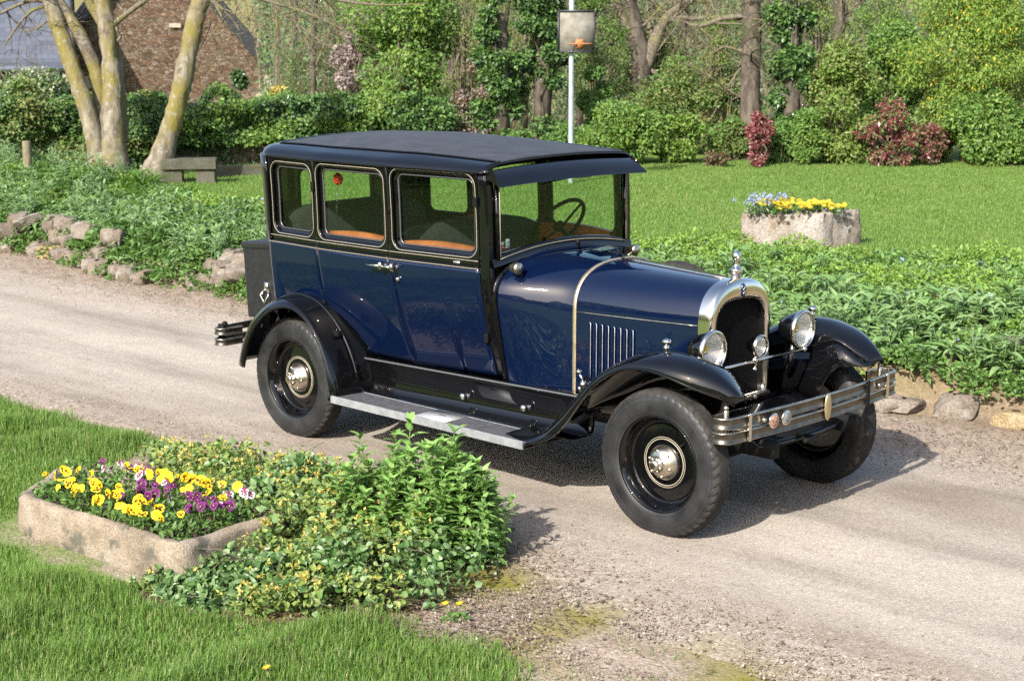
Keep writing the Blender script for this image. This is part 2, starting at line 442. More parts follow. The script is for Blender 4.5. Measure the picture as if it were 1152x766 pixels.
def ground_mat():
    m, N, L, b = mat("earth_and_turf")
    tc = N.new("ShaderNodeTexCoord")
    at = N.new("ShaderNodeAttribute"); at.attribute_name = "zone"
    sp = N.new("ShaderNodeSeparateColor"); L.new(at.outputs["Color"], sp.inputs[0])
    def noise(sc, det=6, rough=.6):
        t = N.new("ShaderNodeTexNoise"); t.inputs["Scale"].default_value = sc; t.inputs["Detail"].default_value = det; t.inputs["Roughness"].default_value = rough
        L.new(tc.outputs["Object"], t.inputs["Vector"]); return t.outputs[0]
    def ramp(v, *st):
        r = N.new("ShaderNodeValToRGB"); e = r.color_ramp.elements
        while len(e) < len(st): e.new(.5)
        for i, (p, c) in enumerate(st): e[i].position = p; e[i].color = c4(c)
        L.new(v, r.inputs[0]); return r.outputs[0]
    def mix(f, a, c, mode='MIX'):
        x = N.new("ShaderNodeMixRGB"); x.blend_type = mode
        if isinstance(f, float): x.inputs[0].default_value = f
        else: L.new(f, x.inputs[0])
        L.new(a, x.inputs[1]); L.new(c, x.inputs[2]); return x.outputs[0]
    vor = N.new("ShaderNodeTexVoronoi"); vor.inputs["Scale"].default_value = 75; L.new(tc.outputs["Object"], vor.inputs["Vector"])
    peb = ramp(vor.outputs["Color"], (0.0, (.13, .09, .06)), (.45, (.24, .185, .135)), (.8, (.33, .27, .21)), (1.0, (.5, .45, .38)))
    dirt = ramp(noise(5, 9), (.3, (.13, .095, .07)), (.5, (.20, .155, .12)), (.7, (.27, .22, .175)))
    gravel = mix(.55, dirt, peb)
    soil = ramp(noise(22, 8), (.3, (.035, .022, .014)), (.55, (.095, .06, .038)), (.75, (.19, .125, .08)))
    col = mix(sp.outputs[2], gravel, soil)
    mossc = ramp(noise(30, 6), (.3, (.10, .085, .012)), (.55, (.17, .15, .03)), (.75, (.12, .15, .03)))
    col = mix(sp.outputs[1], col, mossc)
    turf = ramp(noise(1.2, 8, .7), (.3, (.085, .14, .03)), (.5, (.11, .17, .038)), (.7, (.14, .19, .05)))
    turf2 = ramp(noise(40, 5), (.3, (.55, .55, .5)), (.7, (1.25, 1.2, 1.1)))
    turf = mix(1.0, turf, turf2, 'MULTIPLY')
    col = mix(sp.outputs[0], col, turf)
    L.new(col, b.inputs["Base Color"]); setp(b, Roughness=.95); b.inputs["Specular IOR Level"].default_value = .15
    bp = N.new("ShaderNodeBump"); bp.inputs["Strength"].default_value = .6; bp.inputs["Distance"].default_value = .006
    hh = N.new("ShaderNodeMath"); hh.operation = 'SUBTRACT'; L.new(noise(35, 8), hh.inputs[0]); L.new(vor.outputs["Distance"], hh.inputs[1])
    L.new(hh.outputs[0], bp.inputs["Height"]); L.new(bp.outputs[0], b.inputs["Normal"])
    return m
M_ground = ground_mat()
g = MB(); g.grid(np.stack([X, Y, Z], -1))
o = g.build("ground", M_ground, attrs={"zone": zone.reshape(-1, 4)}); tag(o, kind="structure")

def road_mat():
    m, N, L, b = mat("worn_tarmac")
    tc = N.new("ShaderNodeTexCoord")
    at = N.new("ShaderNodeAttribute"); at.attribute_name = "zone"
    sp = N.new("ShaderNodeSeparateColor"); L.new(at.outputs["Color"], sp.inputs[0])
    def noise(sc, det=6, rough=.6, sx=None):
        t = N.new("ShaderNodeTexNoise"); t.inputs["Scale"].default_value = sc; t.inputs["Detail"].default_value = det; t.inputs["Roughness"].default_value = rough
        if sx:
            mp = N.new("ShaderNodeMapping"); mp.inputs["Scale"].default_value = sx; L.new(tc.outputs["Object"], mp.inputs[0]); L.new(mp.outputs[0], t.inputs["Vector"])
        else: L.new(tc.outputs["Object"], t.inputs["Vector"])
        return t.outputs[0]
    def ramp(v, *st):
        r = N.new("ShaderNodeValToRGB"); e = r.color_ramp.elements
        while len(e) < len(st): e.new(.5)
        for i, (p, c) in enumerate(st): e[i].position = p; e[i].color = c4(c)
        L.new(v, r.inputs[0]); return r.outputs[0]
    def mix(f, a, c, mode='MIX'):
        x = N.new("ShaderNodeMixRGB"); x.blend_type = mode
        if isinstance(f, float): x.inputs[0].default_value = f
        else: L.new(f, x.inputs[0])
        L.new(a, x.inputs[1]); L.new(c, x.inputs[2]); return x.outputs[0]
    base = ramp(noise(1.1, 8, .65, (.35, 1.3, 1)), (.3, (.225, .192, .160)), (.5, (.288, .249, .208)), (.7, (.338, .294, .248)))
    vor = N.new("ShaderNodeTexVoronoi"); vor.inputs["Scale"].default_value = 120; L.new(tc.outputs["Object"], vor.inputs["Vector"])
    chips = ramp(vor.outputs["Color"], (0, (.45, .43, .42)), (.35, (.85, .83, .8)), (.75, (1.1, 1.1, 1.08)), (1.0, (1.75, 1.7, 1.6)))
    col = mix(.62, base, chips, 'MULTIPLY')
    fine = ramp(noise(260, 3), (.3, (.7, .7, .7)), (.7, (1.25, 1.25, 1.25)))
    col = mix(.42, col, fine, 'MULTIPLY')
    # loose grit towards the edges (g) and the darker bare strip along the middle (r)
    v2 = N.new("ShaderNodeTexVoronoi"); v2.inputs["Scale"].default_value = 70; L.new(tc.outputs["Object"], v2.inputs["Vector"])
    grit = ramp(v2.outputs["Color"], (0.0, (.10, .07, .05)), (.4, (.21, .16, .12)), (.8, (.32, .27, .21)), (1.0, (.55, .5, .42)))
    col = mix(sp.outputs[1], col, grit)
    dk = N.new("ShaderNodeMixRGB"); dk.blend_type = 'MULTIPLY'; L.new(sp.outputs[0], dk.inputs[0]); L.new(col, dk.inputs[1]); dk.inputs[2].default_value = (.62, .58, .54, 1); col = dk.outputs[0]
    worn = ramp(noise(.9, 5, .6, (.16, 2.2, 1)), (.36, (.76, .74, .72)), (.5, (1.0, 1.0, 1.0)), (.68, (1.1, 1.1, 1.09)))
    col = mix(.9, col, worn, 'MULTIPLY')
    spots = ramp(noise(6.5, 9, .75), (.30, (.62, .6, .58)), (.42, (1, 1, 1)), (.9, (1.04, 1.04, 1.03)))
    col = mix(.7, col, spots, 'MULTIPLY')
    mossc = ramp(noise(30, 6), (.3, (.10, .085, .012)), (.55, (.17, .15, .03)), (.75, (.12, .15, .03)))
    col = mix(sp.outputs[2], col, mossc)
    L.new(col, b.inputs["Base Color"]); setp(b, Roughness=.9); b.inputs["Specular IOR Level"].default_value = .25
    bp = N.new("ShaderNodeBump"); bp.inputs["Strength"].default_value = .6; bp.inputs["Distance"].default_value = .006
    L.new(vor.outputs["Distance"], bp.inputs["Height"]); L.new(bp.outputs[0], b.inputs["Normal"])
    return m
M_road = road_mat()
rx = spread(-90, 60, -14, 5, .05, 0); rv = np.linspace(0, 1, 75)
RXg, RV = np.meshgrid(rx, rv, indexing='ij')
n0, f0 = road_edges(RXg)
RY = n0 + (f0 - n0) * RV
RZ = height(RXg, RY) + .004 + .012 * (1 - (2 * RV - 1) ** 2)
RZ = np.where((RV == 0) | (RV == 1), height(RXg, RY) - .01, RZ)
de = np.minimum(RY - n0, f0 - RY)
grit = np.clip(1.0 - de / (.5 + .5 * vnoise(RXg, RY, .8, 61)) + .5 * (vnoise(RXg, RY, .12, 62) - .5), 0, 1)
strip = np.exp(-((RY - .75 - .1 * np.sin(RXg)) / .35) ** 2) * sstep(-1.5, .5, RXg) * (.6 + 1.0 * vnoise(RXg, RY, .4, 63))
mossr = np.clip(vnoise(RXg, RY, .3, 51) * 1.5 - .75 + .45 * (vnoise(RXg, RY, .07, 52) - .5), 0, 1) * sstep(.35, .05, RY - n0) * sstep(-.7, 0, RXg)
rz = np.stack([np.clip(strip, 0, 1), grit * .85, mossr, np.ones_like(RV)], -1)
g = MB(); g.grid(np.stack([RXg, RY, RZ], -1))
o = g.build("road", M_road, attrs={"zone": rz.reshape(-1, 4)}); tag(o, kind="structure")
# ================================================================== the car (x forward, right side at y < 0)
car = empty("vintage_car")
tag(car, "navy blue and black vintage saloon with nickel radiator standing on the drive", "car")
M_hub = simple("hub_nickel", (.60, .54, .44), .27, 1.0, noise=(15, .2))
M_barface = simple("bumper_face", (.13, .115, .095), .32, .9, noise=(14, .3))
RW = .374; XR = -2.856
def wid(x):
    return np.interp(x, [-3.08, -2.6, -2.0, -1.3, -1.0], [.655, .682, .672, .607, .565])
RC = .17
def plan(s):
    """body outline in plan: s along x in front of the rear corner, round the corner, then across the back"""
    s = np.asarray(s, float); d = -3.08 - s
    w0 = .655; a = np.clip(d / RC, 0, math.pi / 2); over = np.clip(d - RC * math.pi / 2, 0, None)
    x = np.where(d < 0, s, -3.08 - RC * np.sin(a)); y = np.where(d < 0, wid(s), w0 - RC + RC * np.cos(a) - over)
    nx = np.where(d < 0, 0.0, -np.sin(a)); ny = np.where(d < 0, 1.0, np.cos(a))
    return x, y, nx, ny
def tuck(z): return -.145 * np.clip((1.2 - z) / .63, 0, 1.3) ** 1.5
def S(s, z, off=0.0, sh=True):
    """point on the right-hand body side; z-dependent lean of the pillars"""
    s = np.asarray(s, float); z = np.asarray(z, float)
    x, y, nx, ny = plan(s)
    t = tuck(z) * np.where(nx < -.2, .35, 1) + off
    x = x + nx * t - .035 * (z - 1.2) * (x < -3.0) * np.clip((-3.0 - x) / .2, 0, 1)
    if sh: x = x - .05 * (z - 1.25) * np.clip(z - 1.25, 0, None) * 2 + .06 * np.clip((1.2 - z) / .63, 0, 1) * (x > -2.6) * (x < -1.6)
    return np.stack([x, -(y + ny * t), z + 0 * x], -1)
def rr_loop(x0, x1, z0, z1, r, n=8, sl0=0.0, sl1=0.0):
    """rounded rectangle, counter-clockwise, 4*(n+1) points, with extra points on the straights"""
    pts = []
    for cx, cz, a0 in ((x1 - r, z0 + r, -90), (x1 - r, z1 - r, 0), (x0 + r, z1 - r, 90), (x0 + r, z0 + r, 180)):
        for k in range(n + 1):
            a = R(a0 + 90 * k / n); pts.append((cx + r * math.cos(a), cz + r * math.sin(a)))
    out = []
    for i in range(len(pts)):
        out.append(pts[i])
        if i % (n + 1) == n:
            q = pts[(i + 1) % len(pts)]
            for t in np.linspace(0, 1, 9)[1:-1]: out.append((pts[i][0] + (q[0] - pts[i][0]) * t, pts[i][1] + (q[1] - pts[i][1]) * t))
    P = np.array(out)
    return P
def ring_panel(mb, outer, inner, m=0, steps=4, off0=0.0, off1=0.0, func=S):
    G = []
    for t in np.linspace(0, 1, steps + 1):
        P = outer * (1 - t) + inner * t
        G.append(func(P[:, 0], P[:, 1], off0 + (off1 - off0) * t))
    G = np.array(G)
    mb.grid(G, m, close_v=True)
def line_tube(mb, P, r, m=0, off=0.003, closed=True, func=S):
    mb.tube(func(P[:, 0], P[:, 1], off), r, 5, m, closed=closed)

ZB = 1.2; ZG = 1.722
# --- openings: (outer panel x0,x1), (hole x0,x1,z0,z1,r)
PAN = dict(quarter=((-3.10, -2.655), (-3.065, -2.68, 1.262, 1.675, .06)),
           rear=((-2.65, -2.013), (-2.612, -2.045, 1.262, 1.685, .055)),
           front=((-2.007, -1.345), (-1.968, -1.37, 1.262, 1.695, .055)))
def lower_bottom(x):
    """lower edge of the body side; arches over the rear wheel"""
    x = np.asarray(x, float)
    c = np.sqrt(np.clip(.50 ** 2 - (x + 2.84) ** 2, 0, None)) + .36
    return np.where((x < -2.36) & (x > -3.3), np.maximum(c, .56), .565 + .01 * (x + 1.35) * 0)
def lower_panel(mb, s0, s1, m, zt=1.197, n=14, k=18):
    ss = np.linspace(s0, s1, n); G = []
    for s in ss:
        zb = float(lower_bottom(min(s, -1.2) if s > -3.3 else -3.2)); 
        if s < -3.25: zb = .62
        G.append(S(np.full(k, s), np.linspace(zb, zt, k)))
    mb.grid(np.array(G), m, flip=False)
def win_parts(par, hole, sgn, func=S):
    """cream line, recessed frame and pane of one window"""
    fl = sgn > 0
    x0, x1, z0, z1, r = hole
    big = rr_loop(x0 - .012, x1 + .012, z0 - .012, z1 + .012, r + .012)
    H = rr_loop(x0, x1, z0, z1, r); I = rr_loop(x0 + .028, x1 - .02, z0 + .02, z1 - .02, max(r - .015, .012))
    mb = MB(); line_tube(mb, big, .0019, 0, .001, func=func); mb.build("pinstripe", M_cream, par, flipy=fl)
    mb = MB(); ring_panel(mb, H, H, 0, 1, 0, -.022, func); ring_panel(mb, H, I, 0, 1, -.022, -.03, func)
    fr = mb.build("window_frame", M_black, par, flipy=fl); crease(fr)
    mb = MB(); line_tube(mb, I, .006, 0, -.026, func=func); mb.build("window_bead", M_bead, fr, flipy=fl)
    mb = MB(); G = np.array([func(I[:, 0] * (1 - t) + t * I[:, 0].mean(), I[:, 1] * (1 - t) + t * I[:, 1].mean(), -.034) for t in (0, .5, 1)])
    mb.grid(G, 0, close_v=True); mb.build("window_pane", M_glass, par, flipy=fl)
def handle(par, s, z, sgn, ahead, lock=False):
    fl = sgn > 0; mb = MB(); p = S(s, z)
    mb.lathe([(.017, 0), (.018, .004), (.010, .012), (.008, .03), (.013, .036), (.014, .046), (.009, .054), (0, .056)], p, (0, -1, 0), 14)
    q = p + np.array([0, -.045, 0])
    mb.tube([q, q + [ahead * .05, -.004, -.002], q + [ahead * .115, -.002, -.006]], [.0085, .0075, .0055], 8)
    mb.sphere(q + [0, 0, 0], .016, 0, 12, 8, (1, .8, 1.5))
    mb.build("handle", M_chrome, par, flipy=fl)
    if lock:
        mb = MB(); mb.lathe([(.013, 0), (.014, .012), (.009, .02), (0, .022)], S(s - .0, z - .072), (0, -1, 0), 14)
        mb.build("lock", M_chrome, par, flipy=fl)
def bead(mb, s0, s1, z, r, m, n=40, off=.003):
    ss = np.linspace(s0, s1, n); mb.tube(S(ss, np.full(n, z), off), r, 6, m)

for sgn in (-1, 1):
    fl = sgn > 0
    # ---- quarter and rear corner
    (a, b_), hole = PAN["quarter"]
    mb = MB()
    outer = rr_loop(a, b_, ZB, ZG, .002)
    ring_panel(mb, outer, rr_loop(*hole), 0)
    ss = np.linspace(-3.42, a, 26); mb.grid(np.array([S(np.full(6, s), np.linspace(ZB, ZG, 6)) for s in ss]), 0)
    q = mb.build("quarter_panel", [M_black, M_blue], car, flipy=fl); solid_in(q, .012, (-.3, sgn, 0))
    mb = MB(); lower_panel(mb, -3.42, b_, 0, n=44); lo = mb.build("lower_panel", M_blue, q, flipy=fl); solid_in(lo, .012, (-.3, sgn, 0))
    win_parts(q, hole, sgn)
    mb = MB(); bead(mb, -3.42, b_, 1.236, .007, 0, 60, 0); bead(mb, -3.42, b_, 1.200, .007, 0, 60, 0); mb.build("belt_moulding", M_black, q, flipy=fl)
    mb = MB(); bead(mb, -3.42, b_, 1.236, .0018, 0, 60, .0065); bead(mb, -3.42, b_, 1.1925, .0018, 0, 60); mb.build("belt_line", M_cream, q, flipy=fl)
    # ---- doors
    for nm in ("rear", "front"):
        (a, b_), hole = PAN[nm]
        mb = MB()
        ring_panel(mb, rr_loop(a, b_, ZB, ZG, .002), rr_loop(*hole), 0)
        d = mb.build("door", M_black, car, flipy=fl); solid_in(d, .012, (0, sgn, 0))
        mb = MB(); lower_panel(mb, a, b_, 0, n=20); lo = mb.build("door_skin", M_blue, d, flipy=fl); solid_in(lo, .012, (0, sgn, 0))
        win_parts(d, hole, sgn)
        mb = MB(); bead(mb, a, b_, 1.236, .007, 0, 20, 0); bead(mb, a, b_, 1.200, .007, 0, 20, 0); mb.build("belt_moulding", M_black, d, flipy=fl)
        mb = MB(); bead(mb, a, b_, 1.236, .0018, 0, 20, .0065); bead(mb, a, b_, 1.1925, .0018, 0, 20); mb.build("belt_line", M_cream, d, flipy=fl)
        if nm == "rear":
            handle(d, -2.045, 1.152, sgn, -1)
            for z in (1.56, .84):
                mb = MB(); mb.box(S(-2.645, z, .008), (.02, .02, .06), 0); o = mb.build("hinge", M_dark, d, flipy=fl); bev(o, .004)
        else:
            handle(d, -1.955, 1.152, sgn, -1, True)
            for z in (1.56, .80):
                mb = MB(); mb.box(S(-1.352, z, .008), (.03, .02, .05), 0); o = mb.build("hinge", M_dark, d, flipy=fl); bev(o, .004)
            mb = MB(); mb.box(S(-1.50, 1.218, .004), (.05, .004, .013), 0); mb.build("maker_plate", M_alu, d, flipy=fl)
            mb = MB(); mb.box(S(-1.99, 1.47, .006), (.012, .012, .04), 0); mb.build("striker", M_dark, d, flipy=fl)
        # inner door card: warm wood cap below the glass
        mb = MB(); ss = np.linspace(a + .02, b_ - .02, 12)
        G = [[S(s, z + (.022 * math.sin(math.pi * (s - a) / (b_ - a)) if z > 1.23 else 0), o_) for z, o_ in ((1.24, -.045), (1.288, -.055), (1.288, -.10), (1.255, -.11), (.7, -.11))] for s in ss]
        mb.grid(np.array(G), 0); o = mb.build("door_card", M_leather, d, flipy=fl)
    # ---- front pillar
    mb = MB(); ss = np.linspace(-1.339, -1.285, 5)
    zz = np.linspace(.56, ZG, 24)
    mb.grid(np.array([S(np.full(24, s), zz) for s in ss]), 0)
    G = []
    for off in (0, -.01, -.045, -.06):
        P = S(np.full(24, -1.285), zz, off); P[:, 0] += (.004 if off < 0 else 0); G.append(P)
    mb.grid(np.array(G), 0)
    p_ = mb.build("front_pillar", M_black, car, flipy=fl); solid_in(p_, .01, (.3, sgn, 0))
    # gutter
    ss = np.linspace(-3.12, -1.285, 60)
    mb = MB(); mb.tube(S(ss, np.full(60, ZG - .004), .006), .009, 6); mb.build("roof_gutter", M_black, car, flipy=fl)

# ---- back panel with window
def Bk(s, z, off=0.0):
    s = np.asarray(s, float); z = np.asarray(z, float)
    return np.stack([-3.25 - .035 * (z - 1.2) + .35 * tuck(z) * -1 - off - 0 * s, -s, z], -1)
mb = MB()
hb = (-.30, .30, 1.33, 1.60, .05)
ring_panel(mb, rr_loop(-.49, .49, ZB, ZG, .002)[::1], rr_loop(*hb), 0, func=Bk)
zz = np.linspace(.62, ZB, 12)
bk = mb.build("back_panel", M_black, car); solid_in(bk, .012, (-1, 0, 0))
mb = MB(); mb.grid(np.array([Bk(np.full(12, y), zz) for y in np.linspace(-.49, .49, 5)]), 0); lo = mb.build("lower_panel", M_blue, bk); solid_in(lo, .012, (-1, 0, 0))
mb = MB(); I = rr_loop(*hb); mb.grid(np.array([Bk(I[:, 0] * t, 1.465 + (I[:, 1] - 1.465) * t, -.01) for t in (1, .5, .01)]), 0, close_v=True)
mb.build("window_pane", M_glass, bk)
mb = MB(); mb.tube(Bk(I[:, 0], I[:, 1], .003), .008, 6, closed=True); mb.build("window_frame", M_black, bk)

# ---- roof
def roof_w(x):
    x = np.asarray(x, float); xc = -3.098; rr = RC + .016
    d = np.clip((xc - x) / rr, 0, 1)
    return np.where(x > xc, wid(np.maximum(x, -3.08)) + .011, 0.666 - rr + rr * np.sqrt(np.clip(1 - d * d, 0, 1)))
xe = -3.098 - (RC + .016)
ta = np.concatenate([xe + (RC + .016) * (1 - np.cos(np.linspace(.0, math.pi / 2, 12))), np.linspace(-3.098, -1.275, 40)[1:]])
vv = np.sin(np.linspace(-1, 1, 49) * math.pi / 2)
def roof_z(x, y):
    w = roof_w(x)
    e = np.minimum((w - np.abs(y)) / .12, (x - xe) / .16); e = np.clip(e, 0, 1)
    edge = .062 * np.sqrt(np.clip(1 - (1 - e) ** 2, 0, 1))
    lon = np.interp(x, [-3.3, -2.9, -2.3, -1.8, -1.27], [.0, .045, .066, .05, .008])
    crown = (lon + .016) * np.clip(1 - (y / .62) ** 2, 0, 1)
    return ZG - .006 + edge * np.interp(x, [-1.9, -1.275], [1, .75]) + crown
G = np.array([[(x, v * roof_w(x), roof_z(x, v * roof_w(x))) for v in vv] for x in ta])
G[0, :, 1] = vv * (.666 - RC - .016)
mb = MB(); mb.grid(G, 0)
nv = len(vv) - 1
rf = mb.build("roof", M_black, car); solid(rf, .015, -1)
iu = [i for i, x in enumerate(ta) if x > -3.14]; iv = [j for j, v in enumerate(vv) if abs(v) < .865]
G2 = G[np.ix_(iu, iv)].copy(); G2[..., 2] += .004
mb = MB(); mb.grid(G2, 0); fb = mb.build("roof_fabric", M_fabric, rf); solid(fb, .003)
mb = MB()
edge = np.concatenate([G2[::-1, 0], G2[0, 1:-1], G2[:, -1]]); mb.tube(edge, .006, 6); mb.build("fabric_welt", M_black, rf)
# headlining
mb = MB(); G3 = G[2:-1:2, 2:-2:2].copy(); G3[..., 2] -= .045; G3[..., 1] *= .97; mb.grid(G3, 0, flip=True); mb.build("headlining", M_trimgrey, rf)

# ---- sun visor
ny = 25; ys = np.linspace(-1, 1, ny); prof = [(-1.285, -.024, .60), (-1.266, -.008, .60), (-1.246, -.012, .605), (-1.165, -.083, .635), (-1.163, -.092, .635), (-1.18, -.090, .63), (-1.262, -.022, .60), (-1.285, -.03, .60)]
G = np.array([[(x, y * (hw - .017) - .017, 1.742 + dz + (.018 if dz > -.05 else .012) * (1 - y * y)) for x, dz, hw in prof] for y in ys])
mb = MB(); mb.grid(G, 0, close_v=True, flip=True)
for i, f in ((0, 1), (-1, 0)):
    P = G[i]; k = len(P)
    mb.add(P, [tuple(range(k))[::-1] if f else tuple(range(k))], 0)
for sy in (-1, 1):   # cheeks that close the visor back to the pillar
    mb.add([(-1.165, sy * .616 - .017, 1.653), (-1.248, sy * .588 - .017, 1.744), (-1.30, sy * .588 - .017, 1.735), (-1.30, sy * .59 - .017, 1.69)], [(0, 1, 2, 3) if sy > 0 else (3, 2, 1, 0)], 0)
sv_ = mb.build("sun_visor", M_black, car); crease(sv_, 40)
# front header under the visor
mb = MB(); mb.box((-1.30, 0, 1.70), (.05, 1.2, .05)); o = mb.build("header_rail", M_black, car); bev(o, .006)

# ---- cowl and bonnet
def section(x, w, zs, zt, zb, n=2.5, k=28):
    """half section from bottom right round to the top and down the left"""
    pts = []
    for z in np.linspace(zb, zs, 9)[:-1]: pts.append((x, -w, z))
    for a in np.linspace(0, math.pi, k):
        cy = math.copysign(abs(math.cos(a)) ** (2 / n), math.cos(a)); sz = math.sin(a) ** (2 / n)
        pts.append((x, -w * cy, zs + (zt - zs) * sz))
    for z in np.linspace(zs, zb, 9)[1:]: pts.append((x, w, z))
    return np.array(pts)
def cowl_sec(t):
    """t=0 at the windscreen, 1 at the bonnet band"""
    x = -1.285 + t * .43
    e = t * t * (3 - 2 * t) * .5 + t * .5
    P = section(x, .578 + (.375 - .578) * e, .95, 1.268 + (1.235 - 1.268) * t, .555 - .01 * t, 2.7 - .2 * t)
    f = np.clip((1.1 - P[:, 2]) / .55, 0, 1)
    P[:, 1] *= 1 - (.20 * (1 - t) ** 1.5) * f          # the sides tuck in towards the sill
    return P
mb = MB(); mb.grid(np.array([cowl_sec(t) for t in np.linspace(0.03, 1, 16)]), 0, flip=True)
cw = mb.build("cowl", M_blue, car)
mb = MB(); mb.tube(cowl_sec(.02) * [1, 1.012, 1] + [0, 0, .004], .016, 8); mb.build("cowl_bead", M_black, cw)
def bon_sec(t):
    x = -.855 + t * .75
    return section(x, .375 + (.258 - .375) * (t * .8 + .2 * t * t), .985 - .0 * t, 1.235 + (1.198 - 1.235) * t, .552 + .02 * t, 2.5)
mb = MB(); mb.grid(np.array([bon_sec(t) for t in np.linspace(0, 1, 20)]), 0, flip=True)
bn = mb.build("bonnet", M_blue, car)
mb = MB(); c = bon_sec(0); G = np.array([c * [1, 1 + o2 / .375, 1] + [dx, 0, o2 * np.clip((1 - np.abs(c[:, 1]) / .375), 0, 1)[..., None][:, 0].mean() * 0] for dx, o2 in ((-.012, .002), (-.010, .006), (.010, .006), (.012, .002))])
for gi, o2 in zip(range(4), (.002, .006, .006, .002)): G[gi][:, 2] += o2 * (c[:, 2] > .985) * 1.0
mb.grid(G, 0, flip=True); mb.build("bonnet_band", simple("bronze_band", (.55, .44, .30), .3, .8, noise=(20, .15)), bn)
# hinge lines
for sg in (-1, 1):
    L_ = np.array([bon_sec(t)[8 if sg < 0 else -9] + [0, sg * .001, .004] for t in np.linspace(.012, .99, 12)])
    mb = MB(); mb.tube(L_, .003, 5); mb.build("side_hinge", M_nickel_dull, bn)
L_ = np.array([[-.845 + t * .72, 0, 1.237 + (1.2 - 1.237) * t + .002] for t in np.linspace(0, 1, 8)])
mb = MB(); mb.tube(L_, .006, 6); mb.build("centre_hinge", M_chrome, bn)
# louvres
for sg in (-1, 1):
    for i in range(8):
        t = (.855 - .755 + i * .0375) / .75
        y = .375 + (.258 - .375) * (t * .8 + .2 * t * t)
        x = -.855 + t * .75
        z1 = .945 - .01 * i * .2; z0 = .632 + .0065 * i
        mb = MB()
        zz = np.concatenate([[z0], np.linspace(z0 + .012, z1 - .014, 10), [z1 - .006, z1]])
        ww = np.array([.004] + [.011] * 10 + [.009, .003]); hh = np.array([.001] + [.009] * 10 + [.010, .002])
        G = []
        for z, w_, h_ in zip(zz, ww, hh):
            G.append([(x + (a * w_), sg * (y + h_ * b_ + .0015), z) for a, b_ in ((-1, .0), (-.7, .15), (.2, .75), (.8, 1), (1, .6), (1, 0))])
        mb.grid(np.array(G), 0, flip=sg > 0); o = mb.build("louvre", M_blue, bn)
        mb = MB(); mb.tube([(x + .011, sg * (y + .0105), z) for z in np.linspace(z0 + .01, z1 - .008, 6)] + [(x + .004, sg * (y + .010), z1 - .002)], .0021, 5)
        mb.build("louvre_lip", M_alu, bn)
# bonnet clamps
for sg in (-1, 1):
    for x in (-.79,):
        mb = MB(); y = sg * .395
        mb.lathe([(.012, 0), (.012, .02), (.02, .03), (.021, .045), (.016, .055), (0, .058)], (x + .05, y, .61), (0, sg, .15), 14)
        mb.tube([(x + .05, y + sg * .03, .62), (x + .03, y + sg * .045, .67)], [.008, .007], 8); mb.sphere((x + .028, y + sg * .047, .685), .018, 0, 12, 8, (1, 1, .6))
        mb.tube([(x, y, .56), (x, y + sg * .012, .59)], .011, 8)
        mb.build("bonnet_catch", M_chrome, bn)
# wiper-side vent flap in front of the screen
mb = MB(); mb.box((-1.06, .10, 1.262), (.12, .20, .006)); o = mb.build("cowl_vent", M_blue, cw); bev(o, .003)
mb = MB(); mb.tube([(-1.15, .0, 1.262), (-1.14, -.03, 1.30)], .008, 6); mb.sphere((-1.14, -.03, 1.305), .015); mb.build("vent_knob", M_dark, cw)

# ---- windscreen
ws = MB(); ny = 21; ys = np.linspace(-.535, .535, ny)
zbot = 1.306 - .055 * (ys / .55) ** 2
G = np.array([[(-1.272 - .012 * t, y, zb + (1.70 - zb) * t) for t in np.linspace(0, 1, 6)] for y, zb in zip(ys, zbot)])
ws.grid(G, 0); wsn = ws.build("windscreen", M_glass, car)
mb = MB(); P = np.array([(-1.268, y, zb) for y, zb in zip(ys, zbot)]); mb.tube(P, .013, 8); mb.tube([(-1.268, -.54, 1.25), (-1.282, -.54, 1.70)], .014, 8); mb.tube([(-1.268, .54, 1.25), (-1.282, .54, 1.70)], .014, 8)
mb.build("windscreen_frame", M_black, wsn)
mb = MB(); mb.tube(P + [.010, 0, -.006], .0035, 5); mb.tube([(-1.256, -.532, 1.26), (-1.268, -.532, 1.69)], .003, 5); mb.tube([(-1.256, .532, 1.26), (-1.268, .532, 1.69)], .003, 5); mb.build("pinstripe", M_cream, wsn)
# black scuttle rim under the screen
mb = MB(); P2 = np.array([(-1.268, y, zb - .013) for y, zb in zip(ys, zbot)]); c = section(-1.262, .60, .95, 1.262, .56, 2.7)
G = np.array([[(-1.275, y * 1.10, zb - .005), (-1.262, y * 1.10, zb - .02), (-1.255, y * 1.085, zb - .05)] for y, zb in zip(ys, zbot)])
mb.grid(G, 0, flip=True); mb.build("scuttle", M_black, wsn)
mb = MB(); mb.tube([(-1.235, .06, 1.69), (-1.245, .02, 1.655), (-1.252, -.17, 1.64), (-1.254, -.21, 1.63)], [.006, .005, .004, .003], 6); mb.box((-1.235, .10, 1.675), (.05, .12, .045)); mb.build("wiper", M_dark, wsn)
for k, (y, zc, mm) in enumerate(((-.495, 1.315, M_redst), (-.452, 1.325, M_white))):
    mb = MB(); mb.box((-1.282, y, zc), (.002, .032, .05), 0); mb.box((-1.280, y, zc + .012), (.002, .026, .018), 1); mb.build("sticker", [mm, M_white], wsn)

